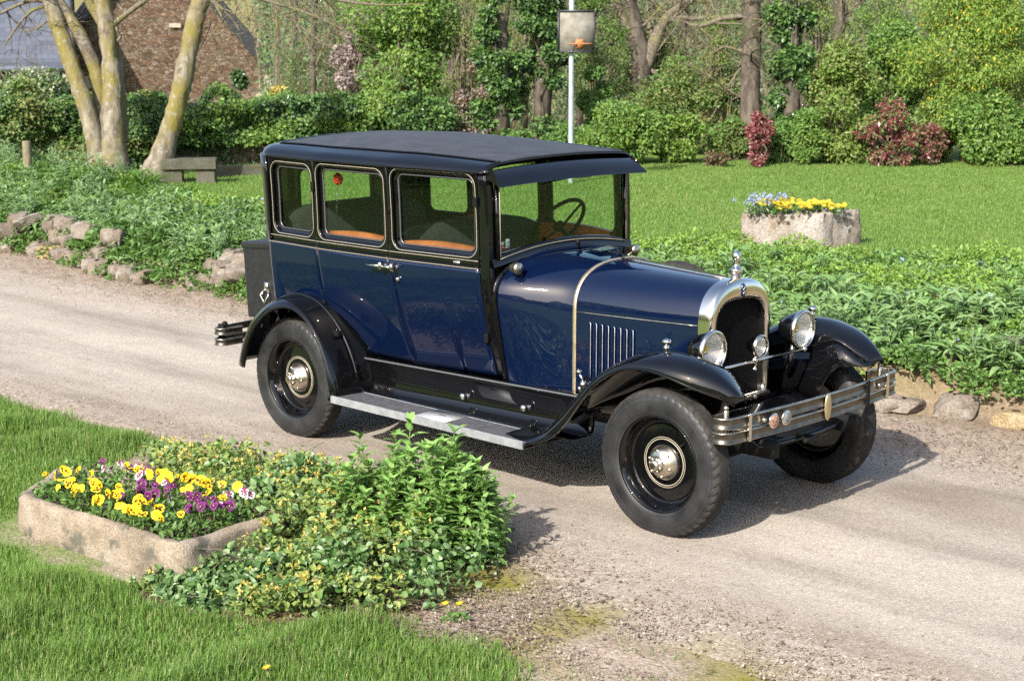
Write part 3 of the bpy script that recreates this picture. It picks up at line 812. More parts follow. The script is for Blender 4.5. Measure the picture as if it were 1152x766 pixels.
# ---- interior
mb = MB(); mb.box((-2.2, 0, .60), (1.8, .9, .03)); o = mb.build("cabin_floor", M_trimgrey, car)
def seat(x0, x1, w, zs, zbk):
    sroot = MB(); sroot.box(((x0 + x1) / 2, 0, zs - .11), (x1 - x0, w, .22)); s_ = sroot.build("seat", M_trimgrey, car); bev(s_, .05, 4)
    mb = MB(); ysx = np.linspace(-1, 1, 21)
    G = np.array([[(x0 + .02 - .10 * t + dx, y * w / 2, zs - .1 + (zbk - zs + .1 - .05 * abs(y) ** 4) * t) for t, dx in ((0, .08), (.5, .08), (.92, .07), (1, .03), (1, -.03), (.92, -.06), (0, -.06))] for y in ysx])
    mb.grid(G, 0, flip=True); b_ = mb.build("seat_back", M_trimgrey, s_)
seat(-1.98, -1.55, 1.08, .92, 1.36)
seat(-3.02, -2.5, 1.12, .92, 1.40)
mb = MB(); ysx = np.linspace(-.56, .56, 17)
G = np.array([[(-1.30, y, 1.27), (-1.36, y, 1.285 - .03 * (y / .56) ** 2), (-1.42, y, 1.27 - .03 * (y / .56) ** 2), (-1.43, y, 1.08)] for y in ysx]); mb.grid(G, 0); mb.build("dashboard", M_wood, car)
sw = np.array([-1.62, .33, 1.33]); ax = np.array([-.80, 0, .60]); ax /= np.linalg.norm(ax)
e1 = np.array([0, 1.0, 0]); e2 = np.cross(ax, e1)
th = np.linspace(0, 2 * math.pi, 41)[:-1]
mb = MB(); mb.tube([sw + .195 * (math.cos(t) * e1 + math.sin(t) * e2) for t in th], .012, 8, closed=True)
for t in (.5, 2.1, 3.7, 5.3): mb.tube([sw - ax * .03, sw + .19 * (math.cos(t) * e1 + math.sin(t) * e2)], [.009, .007], 6)
mb.tube([sw - ax * .02, sw - ax * .75], .016, 8); mb.lathe([(.0, .01), (.035, 0), (.035, -.03), (0, -.035)], sw, ax, 12)
mb.build("steering_wheel", M_dark, car)

# ---- radiator
def rad_outline(w, zb, zs, zt, n=2.6, k=40):
    pts = [(-w, z) for z in np.linspace(zb, zs, 10)[:-1]]
    for a in np.linspace(0, math.pi, k):
        pts.append((-w * math.copysign(abs(math.cos(a)) ** (2 / n), math.cos(a)), zs + (zt - zs) * abs(math.sin(a)) ** (2 / n)))
    pts += [(w, z) for z in np.linspace(zs, zb, 10)[1:]]
    pts += [(y, zb) for y in np.linspace(w, -w, 14)[1:-1]]
    return np.array(pts)
OUT = rad_outline(.266, .552, .985, 1.21, 2.5); INN = rad_outline(.212, .592, .955, 1.105, 3.0)
prof = [(-.112, 0), (-.055, 0), (-.040, .06), (-.030, .22), (-.026, .5), (-.028, .8), (-.034, .96), (-.042, 1.0), (-.085, 1.0)]
G = np.array([np.column_stack([np.full(len(OUT), x), OUT * (1 - t) + INN * t]) for x, t in prof])
mb = MB(); mb.grid(G, 0, close_v=True, flip=False); rs = mb.build("radiator_shell", M_chrome, car)
mb = MB(); G = np.array([np.column_stack([np.full(len(INN), -.07), INN * [t, 1] * 1.0 if False else (INN - [0, .84]) * t + [0, .84]]) for t in (1.01, .5, .01)]); mb.grid(G, 0, close_v=True)
mb.build("radiator_core", M_core, rs)
mb = MB(); mb.lathe([(.028, -.02), (.028, .02), (.034, .022), (.036, .04), (.034, .046), (.022, .05), (.014, .065), (.010, .08), (.016, .085), (.02, .09)], (-.075, 0, 1.215), (0, 0, 1), 18)
mb.sphere((-.075, 0, 1.327), .024, 0, 14, 10, (1, 1, 1.15)); mb.tube([(-.075, 0, 1.30), (-.06, 0, 1.315)], .012, 6)
mb.tube([(-.05, -.02, 1.30), (-.048, -.02, 1.335)], .006, 6)
mb.build("radiator_cap", M_chrome, rs)
mb = MB(); mb.sphere((-.026, 0, 1.155), .032, 0, 14, 8, (.3, .62, 1.15))
for dz in (-.008, .012):
    mb.tube([(-.0155, -.014, 1.145 + dz), (-.0155, 0, 1.160 + dz), (-.0155, .014, 1.145 + dz)], .0025, 5, 1)
mb.build("badge", [M_bluebadge, M_alu], rs)
mb = MB(); mb.tube([(-.028, -.25, .572), (-.028, .25, .572)], .016, 8); mb.sphere((-.026, .12, .57), .022); mb.build("lower_bar", M_nickel_dull, rs)

# ---- lamps
def lamp(name, c, r, depth, ybar=None, par=car):
    c = np.array(c, float); mb = MB()
    prof = [(0, -depth), (r * .25, -depth * .97), (r * .55, -depth * .82), (r * .82, -depth * .5), (r * .96, -depth * .2), (r * 1.0, -.012)]
    mb.lathe(prof, c, (1, 0, 0), 32, 0); l = mb.build(name, M_chrome if r < .08 else M_black, par)
    mb = MB(); mb.lathe([(r * 1.0, -.016), (r * 1.08, -.012), (r * 1.09, .0), (r * 1.05, .010), (r * .95, .013), (r * .93, .006)], c, (1, 0, 0), 36); mb.build("lamp_rim", M_chrome, l)
    mb = MB(); mb.lathe([(.002, -depth * .7), (r * .4, -depth * .6), (r * .7, -depth * .38), (r * .92, -.005)], c, (1, 0, 0), 28); mb.build("reflector", M_reflector, l)
    mb = MB(); mb.sphere(c - [depth * .35, 0, 0], r * .24, 0, 12, 8); mb.build("bulb", M_bulb, l)
    mb = MB(); mb.lathe([(.001, .018), (r * .4, .016), (r * .75, .011), (r * .95, .005)], c, (1, 0, 0), 28)
    mb.build("lens", M_lens, l)
    mb = MB()
    mb.tube([c + [.012, -r * .9, r * .1], c + [.02, 0, r * .1], c + [.012, r * .9, r * .1]], .003, 5); mb.build("lens_bar", M_chrome, l)
    return l
for sg in (-1, 1):
    l = lamp("headlight", (.085, sg * .398, .905), .099, .15)
    mb = MB(); mb.tube([(.03, sg * .398, .83), (.01, sg * .40, .76), (-.03, sg * .43, .66)], [.016, .014, .02], 8); mb.build("lamp_stalk", M_chrome, l)
lamp("driving_lamp", (.13, -.055, .887), .056, .085)
mb = MB(); mb.tube([(.095, -.40, .808), (.095, .40, .803)], .0085, 8)
mb.sphere((.098, -.055, .812), .02, 0, 10, 6); mb.tube([(.098, -.055, .76), (.108, -.055, .83)], [.006, .012], 8); mb.sphere((.1, -.06, .765), .014, 0, 8, 6)
mb.sphere((.095, -.40, .808), .018, 0, 10, 6); mb.sphere((.095, .40, .803), .018, 0, 10, 6)
mb.build("lamp_bar", M_chrome, car)
for sg in (-1, 1):   # little lamps on the front wings and on the cowl
    mb = MB(); c = np.array([-.02, sg * .64, .975])
    mb.tube([c + [0, 0, -.06], c + [0, 0, -.01]], [.012, .009], 8); mb.sphere(c, .022, 0, 14, 8, (1.2, 1, .75)); mb.sphere(c - [0, 0, .03], .016, 0, 12, 6)
    mb.build("wing_lamp", M_chrome, car)
    mb = MB(); c = np.array([-1.165, sg * .50, 1.205])
    mb.lathe([(0, -.05), (.018, -.045), (.028, -.02), (.031, 0), (.034, .004), (.033, .014), (.026, .02), (0, .026)], c, (1, 0, 0), 18)
    mb.tube([c + [-.01, -sg * .005, -.01], c + [-.02, -sg * .05, -.04]], .011, 6)
    mb.build("cowl_lamp", M_nickel_dull, car)

# ---- wings
def resample(P, n):
    P = np.asarray(P, float); d = np.concatenate([[0], np.cumsum(np.linalg.norm(np.diff(P, axis=0), axis=1))])
    t = np.linspace(0, d[-1], n)
    Q = np.column_stack([np.interp(t, d, P[:, i]) for i in range(P.shape[1])])
    for _ in range(3): Q[1:-1] = .25 * Q[:-2] + .5 * Q[1:-1] + .25 * Q[2:]
    return Q
lipF = resample([(-1.02, .338), (-.90, .338), (-.80, .345), (-.70, .372), (-.60, .440), (-.51, .545), (-.43, .655), (-.34, .745), (-.24, .815), (-.13, .852), (-.03, .862), (.08, .852), (.20, .818), (.30, .775), (.38, .74)], 44)
crF = resample([(-1.02, .352), (-.93, .354), (-.83, .372), (-.74, .42), (-.64, .527), (-.543, .625), (-.45, .715), (-.35, .795), (-.24, .862), (-.12, .908), (0, .932), (.12, .925), (.26, .885), (.36, .835), (.42, .79)], 44)
inF = resample([(-1.02, .352), (-.93, .356), (-.83, .38), (-.74, .43), (-.64, .53), (-.543, .63), (-.45, .72), (-.35, .80), (-.24, .865), (-.12, .905), (0, .925), (.12, .918), (.26, .87), (.35, .82), (.40, .78)], 44)
inF[:, 1] -= .15 * sstep(-.75, -.3, inF[:, 0]) * (1 - .8 * sstep(.02, .26, inF[:, 0]))
def wing(mb, lip, cr, inn, yl, yc, yi, k=14, tip=True):
    G = []
    n = len(lip)
    for i in range(n):
        yq = yl - (.105 * float(np.clip((lip[i][0] - .02) / .36, 0, 1)) ** 2.2 if tip else 0)
        A = np.array([lip[i][0], -yq, lip[i][1]]); B = np.array([cr[i][0], -min(yc, yq - .08) if tip else -yc, cr[i][1]]); D = np.array([inn[i][0], -yi, inn[i][1]])
        row = []
        A0 = A + np.array([0, .012, -.004])
        row.append(A0)
        # quarter-ellipse from lip to crown, flat to the inner edge
        for t in np.linspace(0, 1, k):
            a = t * math.pi / 2
            row.append(A + (B - A) * np.array([math.sin(a) , 1 - math.cos(a), math.sin(a)]))
        
        for t in np.linspace(0, 1, 8)[1:]:
            a = t * math.pi / 2; row.append(B + (D - B) * np.array([math.sin(a), math.sin(a), 1 - math.cos(a)]))
        G.append(row)
    G = np.array(G)
    if tip:   # rounded nose: narrow the last rows towards the crown line
        for q in range(1, 7):
            i = n - q; f = 1 - (q - 1) / 6.0
            f = f ** 2.2
            yc_ = -(yl * .45 + yi * .55)
            G[i, :, 1] = G[i, :, 1] + (yc_ - G[i, :, 1]) * f * .55
            G[i, :, 2] -= .035 * f * (G[i, :, 2] - G[i, :, 2].min() > .02)
            G[i, :, 0] += .015 * f
    mb.grid(G, 0, flip=True)
    return G
for sg in (-1, 1):
    fl = sg > 0
    mb = MB(); G = wing(mb, lipF, crF, inF, .80, .645, .50)
    f_ = mb.build("front_wing", M_black, car, flipy=fl); solid(f_, .006, -1)
    mb = MB(); mb.tube(G[:, 1] + [0, -.002, 0], .007, 6); mb.build("wing_bead", M_black, f_, flipy=fl)
    # inner valance down to the frame
    G2 = []
    for i in range(10, 44):
        x, y, z = G[i, -1]
        zlow = np.interp(x, [-.7, -.2, .14, .17, .21, .27, .35], [.46, .47, .48, .56, .66, .72, .73])
        G2.append([(x, y, z), (x, y + .02, z * .6 + zlow * .4), (x, y + .05, min(zlow, z))])
    mb = MB(); mb.grid(np.array(G2), 0, flip=True); v_ = mb.build("wing_valance", M_black, f_, flipy=fl); solid(v_, .004)
    # closing web behind the wheel arch
lipR = resample([(-3.205, .41), (-3.19, .47), (-3.16, .56), (-3.09, .67), (-2.98, .768), (-2.88, .822), (-2.78, .848), (-2.68, .842), (-2.57, .79), (-2.48, .70), (-2.42, .59), (-2.38, .47), (-2.36, .36)], 40)
crR = resample([(-3.32, .42), (-3.30, .50), (-3.25, .60), (-3.17, .72), (-3.04, .822), (-2.92, .872), (-2.79, .888), (-2.67, .868), (-2.555, .80), (-2.46, .70), (-2.39, .58), (-2.345, .46), (-2.33, .36)], 40)
inR = resample([(-3.33, .42), (-3.31, .50), (-3.255, .61), (-3.17, .73), (-3.04, .832), (-2.92, .88), (-2.79, .892), (-2.67, .87), (-2.54, .795), (-2.43, .69), (-2.36, .58), (-2.315, .47), (-2.30, .36)], 40)
for sg in (-1, 1):
    fl = sg > 0
    mb = MB(); G = wing(mb, lipR, crR, inR, .83, .70, .55, 12, tip=False)
    f_ = mb.build("rear_wing", M_black, car, flipy=fl); solid(f_, .006, -1)
    mb = MB(); mb.tube(G[:, 1] + [0, -.002, 0], .008, 6); mb.build("wing_bead", M_black, f_, flipy=fl)
    mb = MB(); mb.tube(np.array([(x, -.665, z + .004) for x, z in inR[6:-2]]), .011, 6); mb.build("wing_welt", M_black, f_, flipy=fl)
    mb = MB(); mb.box((-2.45, -.70, .705), (.06, .035, .035)); o = mb.build("wing_bracket", M_dark, f_, flipy=fl); bev(o, .005)

# ---- running boards and splash aprons
for sg in (-1, 1):
    fl = sg > 0
    mb = MB(); mb.box((-1.60, -.66, .335), (1.60, .33, .03)); rb = mb.build("running_board", M_black, car, flipy=fl); bev(rb, .006)
    mb = MB()
    mb.box((-1.585, -.829, .341), (1.55, .012, .044)); mb.box((-1.585, -.815, .3535), (1.55, .016, .007)); mb.box((-1.585, -.615, .3525), (1.55, .008, .006))
    mb.box((-2.356, -.715, .3525), (.008, .2, .006)); mb.box((-.814, -.715, .3525), (.008, .2, .006))
    o = mb.build("edge_trim", M_alu, rb, flipy=fl); bev(o, .0015)
    for x0, x1 in ((-2.35, -1.672), (-1.428, -.82)):
        mb = MB(); n = 9
        for i in range(n):
            y = -.802 + (i + .5) * .183 / n
            mb.box(((x0 + x1) / 2, y, .352), (x1 - x0, .183 / n * .8, .005))
        mb.box(((x0 + x1) / 2, -.711, .3505), (x1 - x0, .184, .003))
        mb.build("rubber_mat", M_rubbermat, rb, flipy=fl, smooth=False)
    mb = MB(); mb.box((-1.55, -.711, .3525), (.242, .186, .006)); mb.box((-1.55, -.70, .3562), (.05, .012, .001), 1); o = mb.build("step_plate", [M_stepplate, M_rubbermat], rb, flipy=fl)
    # apron rising from the board to the sill
    mb = MB(); xs = np.linspace(-2.42, -.66, 30); G = []
    for x in xs:
        yi = np.interp(x, [-2.42, -1.3, -.66], [.555, .475, .43])
        G.append([(x, -.60, .351), (x, -yi - .035, .352), (x, -yi - .01, .365), (x, -yi, .40), (x, -yi, .50), (x, -yi - .012, .535), (x, -yi - .02, .548), (x, -yi + .03, .556)])
    mb.grid(np.array(G), 0, flip=True); ap = mb.build("splash_apron", M_black, car, flipy=fl); solid(ap, .004)
    mb = MB(); mb.tube([(x, -np.interp(x, [-2.42, -1.3, -.66], [.555, .475, .43]) - .020, .549) for x in xs], .006, 6); mb.build("sill_strip", M_sill, ap, flipy=fl)
    mb = MB()
    mb.tube([(x, -np.interp(x, [-2.42, -1.3, -.66], [.555, .475, .43]) - .036, .3535) for x in xs[1:]], .004, 5, 0); mb.build("apron_seam", M_dark, ap, flipy=fl)
    for x in (-1.56, -1.116):
        yy = np.interp(x, [-2.42, -1.3, -.66], [.555, .475, .43])
        mb = MB(); mb.lathe([(.02, 0), (.02, .006), (.013, .01), (.012, .03), (.02, .034), (.021, .046), (.014, .052), (0, .053)], (x, -yy, .43), (0, -1, .1), 16); mb.build("toggle_knob", M_chrome, ap, flipy=fl)

# ---- chassis
mb = MB()
for sg in (-1, 1):
    mb.box((-1.5, sg * .36, .46), (3.9, .06, .09))
    mb.tube([(.40, sg * .36, .47), (.25, sg * .36, .43), (0, sg * .36, .40), (-.3, sg * .36, .43), (-.5, sg * .36, .46)], [.02, .025, .03, .025, .02], 6)
mb.box((-1.5, 0, .50), (3.5, .72, .02)); mb.box((-.4, 0, .42), (.5, .3, .22)); mb.box((-2.3, 0, .42), (.6, .4, .16))
mb.tube([(.0, -.6, .37), (.0, -.35, .33), (0, .35, .33), (0, .6, .37)], .03, 8)
mb.tube([(XR, -.6, RW), (XR, .6, RW)], .045, 8); mb.sphere((XR, 0, RW), .14)
mb.tube([(.12, -.5, .36), (.12, .5, .36)], .014, 6)
mb.box((.22, 0, .455), (.30, .68, .05))
o = mb.build("chassis", M_dark, car)
mb = MB(); xs = np.linspace(-.02, .40, 8)
G = np.array([[(x, y, .555 - .10 * ((x + .02) / .42) ** 1.3 + .02 * (abs(y) / .4) ** 2) for y in np.linspace(-.42, .42, 13)] for x in xs]); mb.grid(G, 0); fa = mb.build("front_apron", M_black, car); solid(fa, .006)
for sg in (-1, 1):
    mb = MB(); mb.tube([(.32, sg * .37, .50), (.37, sg * .37, .53), (.43, sg * .37, .60)], [.03, .028, .024], 8); mb.box((.40, sg * .37, .565), (.06, .05, .05)); mb.sphere((.33, sg * .37, .545), .035, 0, 10, 6)
    mb.build("spring_hanger", M_dark, car)
mb = MB(); mb.tube([(.20, -.05, .47), (.48, -.05, .47), (.48, -.16, .47)], .012, 6); mb.build("starting_handle", M_dark, car)

# ---- bumpers
def bumper_path(x, hw, y, rad, back):
    """plan curve of one bar: slightly bowed, ends curled back"""
    P = []
    for t in np.linspace(-1, 1, 31): P.append((x + .045 * (1 - t * t), t * (hw - rad)))
    P = np.array(P)
    e = [(x - rad * (1 - math.cos(a)), (hw - rad) + rad * math.sin(a)) for a in np.linspace(.15, math.pi, 12)]
    e += [(x - 2 * rad, hw - rad - back)]
    e = np.array(e)
    return np.concatenate([(e * [1, -1])[::-1], P, e])
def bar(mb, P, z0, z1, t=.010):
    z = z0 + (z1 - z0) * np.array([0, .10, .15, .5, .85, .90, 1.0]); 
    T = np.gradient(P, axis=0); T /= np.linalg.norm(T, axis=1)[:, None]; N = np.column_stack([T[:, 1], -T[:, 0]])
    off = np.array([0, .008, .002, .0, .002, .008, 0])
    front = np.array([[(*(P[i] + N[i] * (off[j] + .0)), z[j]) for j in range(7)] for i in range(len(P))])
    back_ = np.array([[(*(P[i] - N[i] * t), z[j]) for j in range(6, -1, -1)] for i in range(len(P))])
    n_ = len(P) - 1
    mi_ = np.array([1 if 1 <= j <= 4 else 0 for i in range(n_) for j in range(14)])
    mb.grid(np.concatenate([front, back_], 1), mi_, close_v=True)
bpF = bumper_path(.452, .775, 0, .055, .10)
bf = None
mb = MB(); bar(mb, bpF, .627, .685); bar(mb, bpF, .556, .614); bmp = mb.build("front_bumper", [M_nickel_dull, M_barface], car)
def barx(y): return .452 + .045 * (1 - (y / .72) ** 2)
for y in (-.62, .62, .40):
    mb = MB(); mb.box((barx(y) + .011, y, .623), (.012, .022, .134)); o = mb.build("bumper_clamp", M_chrome if y != .40 else M_dark, bmp); bev(o, .003)
mb = MB(); mb.sphere((barx(0) + .012, 0, .623), .07, 0, 18, 12, (.14, .42, 1.0)); mb.build("centre_plate", simple("brass_plate", (.50, .42, .26), .35, .9), bmp)
for y, m_ in ((-.46, simple("red_club_badge", (.45, .22, .16), .4, .3, noise=(90, .7))), (-.365, simple("grey_club_badge", (.30, .30, .31), .35, .6, noise=(90, .5)))):
    mb = MB(); mb.lathe([(0, .012), (.028, .012), (.030, .010), (.036, .012), (.038, .006), (.036, 0), (0, 0)], (barx(y) + .016, y, .632), (1, 0, 0), 20, mats=[0, 0, 1, 1, 1, 1])
    mb.build("club_badge", [m_, M_chrome], bmp)
for sg in (-1, 1):
    mb = MB(); mb.lathe([(.013, 0), (.013, .15), (.009, .158), (0, .16)], (.385, sg * .69, .55), (0, 0, 1), 10)
    mb.sphere((.385, sg * .69, .715), .014); mb.tube([(.385, sg * .69, .62), (.40, sg * .37, .57)], .014, 6); mb.sphere((barx(.52) + .012, sg * .52, .645), .013)
    mb.build("bumper_post", M_nickel_dull, bmp)
bpR = bumper_path(.0, .70, 0, .05, .12)
bpR = np.column_stack([-3.70 - bpR[:, 0], -bpR[:, 1]])
mb = MB(); bar(mb, bpR, .535, .58); bar(mb, bpR, .465, .51); rbm = mb.build("rear_bumper", [M_nickel_dull, M_barface], car)
for sg in (-1, 1):
    mb = MB(); mb.box((-3.69, sg * .63, .522), (.05, .02, .14)); mb.box((-3.5, sg * .36, .50), (.5, .04, .05)); mb.sphere((-3.64, sg * .64, .60), .02)
    mb.build("bumper_bracket", M_dark, rbm)

# ---- luggage trunk at the back
mb = MB(); mb.box((-3.44, 0, .875), (.34, .98, .46), rot=Matrix.Rotation(R(-4), 3, 'Y')); lt = mb.build("luggage_trunk", simple("black_leathercloth", (.0045, .0045, .005), .55, noise=(30, .3), bump=(200, .3, .002)), car); bev(lt, .012, 3)
mb = MB(); mb.box((-3.455, 0, 1.115), (.36, 1.0, .045), rot=Matrix.Rotation(R(-4), 3, 'Y')); o = mb.build("lid", lt.data.materials[0], lt); bev(o, .012, 3)
for sg in (-1, 1):
    mb = MB(); mb.tube([(-3.40, sg * .495, .835), (-3.42, sg * .515, .80), (-3.38, sg * .515, .755), (-3.34, sg * .515, .80), (-3.36, sg * .495, .835)], .007, 6); mb.box((-3.38, sg * .495, .855), (.035, .012, .06))
    mb.build("latch", M_chrome, lt)

# ---- wheels
def wheel_meshes():
    mt = MB()
    n = 288; prof = [(.235, .050), (.245, .062), (.275, .069), (.305, .071), (.330, .068), (.345, .063)]
    tread = [(.356, .058), (.364, .052), (.370, .044), (.3735, .030), (.374, .014), (.374, 0)]
    full = prof + tread + [(r, -a) for r, a in tread[-2::-1]] + [(r, -a) for r, a in prof[::-1]]
    th = np.arange(n) * 2 * math.pi / n
    k = len(full); G = np.zeros((n, k, 3))
    for j, (r, a) in enumerate(full):
        rr = np.full(n, r)
        ph = (np.arange(n) % 6)
        if 6 <= j <= 8 or k - 9 <= j <= k - 7:
            rr = rr - np.where(ph < 2, .0052, 0)          # notched shoulder blocks
        if j in (5, k - 6): rr = rr - np.where(ph < 2, .0028, 0)
        if 9 <= j <= k - 10 and j % 2 == 0: rr = rr - .005   # circumferential grooves
        sh = np.where((6 <= j <= 8), (j - 6) * 1.5, 0) + np.where((k - 9 <= j <= k - 7), (k - 7 - j) * 1.5, 0)
        t2 = th + sh * 2 * math.pi / n
        G[:, j] = np.column_stack([rr * np.cos(t2), np.full(n, -a), rr * np.sin(t2)])
    F = []; Mi = []
    for i in range(n):
        i2 = (i + 1) % n
        for j in range(k - 1):
            F.append((i * k + j, i * k + j + 1, i2 * k + j + 1, i2 * k + j)); Mi.append(1 if 6 <= j <= k - 8 else 0)
    mt.add(G.reshape(-1, 3), np.array(F), np.array(Mi))
    for r in (.262, .318, .338):     # moulded rings on the sidewall
        a = np.interp(r, [.235, .245, .275, .305, .330, .345], [.05, .062, .069, .071, .068, .063])
        mt.tube([(r * math.cos(t), -a, r * math.sin(t)) for t in th[::3]], .0016, 4, 0, closed=True)
    return mt
tyre_mb = wheel_meshes()
def add_wheel(loc, sg, rot=0.0, name="wheel"):
    mb = MB()
    prof = [(0, .002), (.06, .002), (.10, .002), (.16, .000), (.19, -.004), (.204, -.006), (.210, .004), (.216, .022), (.224, .040), (.234, .056), (.242, .065), (.2455, .062), (.243, .052)]
    # axis -y is outboard; 'along' is distance outboard
    mb.lathe([(r, a) for r, a in prof], (0, 0, 0), (0, -1, 0), 64)
    w = mb.build(name, M_black, car)
    t = tyre_mb.build("tyre", [M_tyre, M_tread], w)
    mb = MB()
    for r in (.118,):
        a = -.0015; mb.tube([(r * math.cos(q), a, r * math.sin(q)) for q in np.linspace(0, 2 * math.pi, 65)[:-1]], .0028, 5, closed=True)
    mb2 = MB(); mb2.tube([(.128 * math.cos(q), -.001, .128 * math.sin(q)) for q in np.linspace(0, 2 * math.pi, 65)[:-1]], .0018, 5, closed=True)
    mb.add(np.concatenate(mb2.V), mb2.F[0], 0)
    mb.build("pinstripe", M_cream, w)
    mb = MB(); mb.lathe([(.090, -.002), (.091, .008), (.088, .014), (.078, .024), (.070, .040), (.058, .047), (.040, .050), (.036, .060), (.034, .066), (.030, .066), (.028, .088), (.024, .094), (.012, .096), (0, .096)], (0, 0, 0), (0, -1, 0), 28)
    for i in range(6):
        a = i * math.pi / 3; mb.sphere((.066 * math.cos(a), -.040, .066 * math.sin(a)), .009, 0, 8, 6)
    for i in range(8):
        a = i * math.pi / 4; mb.box((.0335 * math.cos(a), -.072, .0335 * math.sin(a)), (.012, .02, .006), rot=Matrix.Rotation(-a, 3, 'Y'))
    mb.build("hub_cap", M_hub, w)
    mb = MB(); a = 1.05; mb.tube([(.175 * math.cos(a), .018, .175 * math.sin(a)), (.16 * math.cos(a), -.03, .16 * math.sin(a))], [.005, .004], 6); mb.build("valve", M_dark, w)
    w.location = loc
    w.rotation_euler = (0, rot, 0) if sg < 0 else (0, rot, math.pi)
    return w
add_wheel((0, -.662, RW - .002), -1, .3); add_wheel((0, .662, RW - .002), 1, 1.1)
add_wheel((XR, -.662, RW - .002), -1, 2.2); add_wheel((XR, .662, RW - .002), 1, .7)
sp_ = add_wheel((-.93, .64, .775), 1, .4, "spare_wheel"); sp_.rotation_euler = (R(-6), 0, math.pi)
# artificial flower inside the rear door window
fl_ = MB()
rnd = random.Random(5)
cx = np.array([-2.575, -.56, 1.60])
for i in range(26):
    d = np.array([rnd.gauss(0, 1), rnd.gauss(0, 1), rnd.gauss(0, 1)]); d /= np.linalg.norm(d)
    c = cx + d * .022; a = np.cross(d, [0, 0, 1.0]); a /= np.linalg.norm(a); b_ = np.cross(d, a)
    r = .022
    fl_.add([c - a * r, c - b_ * r + d * .01, c + a * r, c + b_ * r + d * .01], [(0, 1, 2, 3)], 0)
fo = fl_.build("artificial_flower", M_redpetal); tag(fo, "red cloth flower in a slim vase behind the rear door window of the car", "flower")
mb = MB(); mb.tube([(-2.575, -.56, 1.59), (-2.58, -.57, 1.45), (-2.58, -.575, 1.36)], [.004, .012, .005], 8); mb.build("flower_vase", M_lens, fo)
# ================================================================== vegetation helpers
rng = np.random.default_rng(7)
def norm(a): return a / (np.linalg.norm(a, axis=-1, keepdims=True) + 1e-12)
def leaves(mb, P, D, Nn, L, W, m=0, fold=.18, droop=.0):
    """simple folded leaves: base, right, tip, left"""
    P = np.asarray(P, float); n = len(P)
    L = np.broadcast_to(L, (n,))[:, None]; W = np.broadcast_to(W, (n,))[:, None]
    D = norm(D); Xv = norm(np.cross(D, Nn)); U = np.cross(Xv, D)
    mid = P + D * L * .45
    V = np.stack([P, mid + Xv * W * .5 + U * W * fold, P + D * L - U * L * droop, mid - Xv * W * .5 + U * W * fold], 1)
    i = np.arange(n)[:, None] * 4
    T = np.concatenate([i + np.array([[0, 1, 2]]), i + np.array([[0, 2, 3]])])
    mm = m if np.isscalar(m) else np.concatenate([m, m])
    mb.add(V.reshape(-1, 3), T, mm)
def leaves_fine(mb, P, D, Nn, L, W, m=0, fold=.15, droop=.25, shape=(.0, .8, 1.0, .62, .0)):
    """longer leaves bent along their length, 4 segments with a midrib fold"""
    P = np.asarray(P, float); n = len(P); k = len(shape)
    L = np.broadcast_to(L, (n,))[:, None]; W = np.broadcast_to(W, (n,))[:, None]
    droop = np.broadcast_to(droop, (n,))[:, None]
    D = norm(D); Xv = norm(np.cross(D, Nn)); U = np.cross(Xv, D)
    rows = []
    for j, s in enumerate(shape):
        t = j / (k - 1)
        c = P + D * L * t * (1 - .25 * droop * t) - U * L * droop * t * t
        w = W * .5 * max(s, .03)
        rows += [c - Xv * w + U * w * fold * 2, c, c + Xv * w + U * w * fold * 2]
    V = np.stack(rows, 1)
    F = []
    for j in range(k - 1):
        for q in (0, 1): F.append((j*3+q, j*3+q+1, (j+1)*3+q+1, (j+1)*3+q))
    F = np.array(F)
    T = (np.arange(n)[:, None, None] * (3 * k) + F[None]).reshape(-1, 4)
    mm = m if np.isscalar(m) else np.repeat(m, len(F))
    mb.add(V.reshape(-1, 3), T, mm)
def rand_dir(n, r=rng): return norm(r.normal(size=(n, 3)))
def crown(mb, centers, radii, n, L, W, r, m=0, up=.45, droop=.3, inner=.45, squash=.8):
    centers = np.asarray(centers); radii = np.asarray(radii)
    p = radii ** 2 / (radii ** 2).sum()
    k = r.choice(len(centers), n, p=p)
    d = rand_dir(n, r); rad = radii[k] * (inner + (1 - inner) * r.random(n) ** .6)
    P = centers[k] + d * rad[:, None] * [1, 1, squash]
    D = norm(r.normal(size=(n, 3)) * .8 + d * .6 + [0, 0, -droop]); Nn = norm(d * .7 + [0, 0, up] + r.normal(size=(n, 3)) * .55)
    leaves(mb, P, D, Nn, L * (.6 + .7 * r.random(n)), W * (.6 + .7 * r.random(n)), m)
def ground_z(x, y): return float(height(np.array([x]), np.array([y]))[0])
def spot(px, d):
    """ground point under the picture column px at depth d"""
    P = at_depth((px, 200), d)
    return np.array([P[0], P[1], ground_z(P[0], P[1])])
def in_view(P, margin=.08):
    d = P - CAM; z = d @ CF; u = d @ CR / np.maximum(z, .1) * FPX / 576; v = d @ CU / np.maximum(z, .1) * FPX / 383
    return (z > .5) & (np.abs(u) < 1 + margin) & (np.abs(v) < 1 + margin)
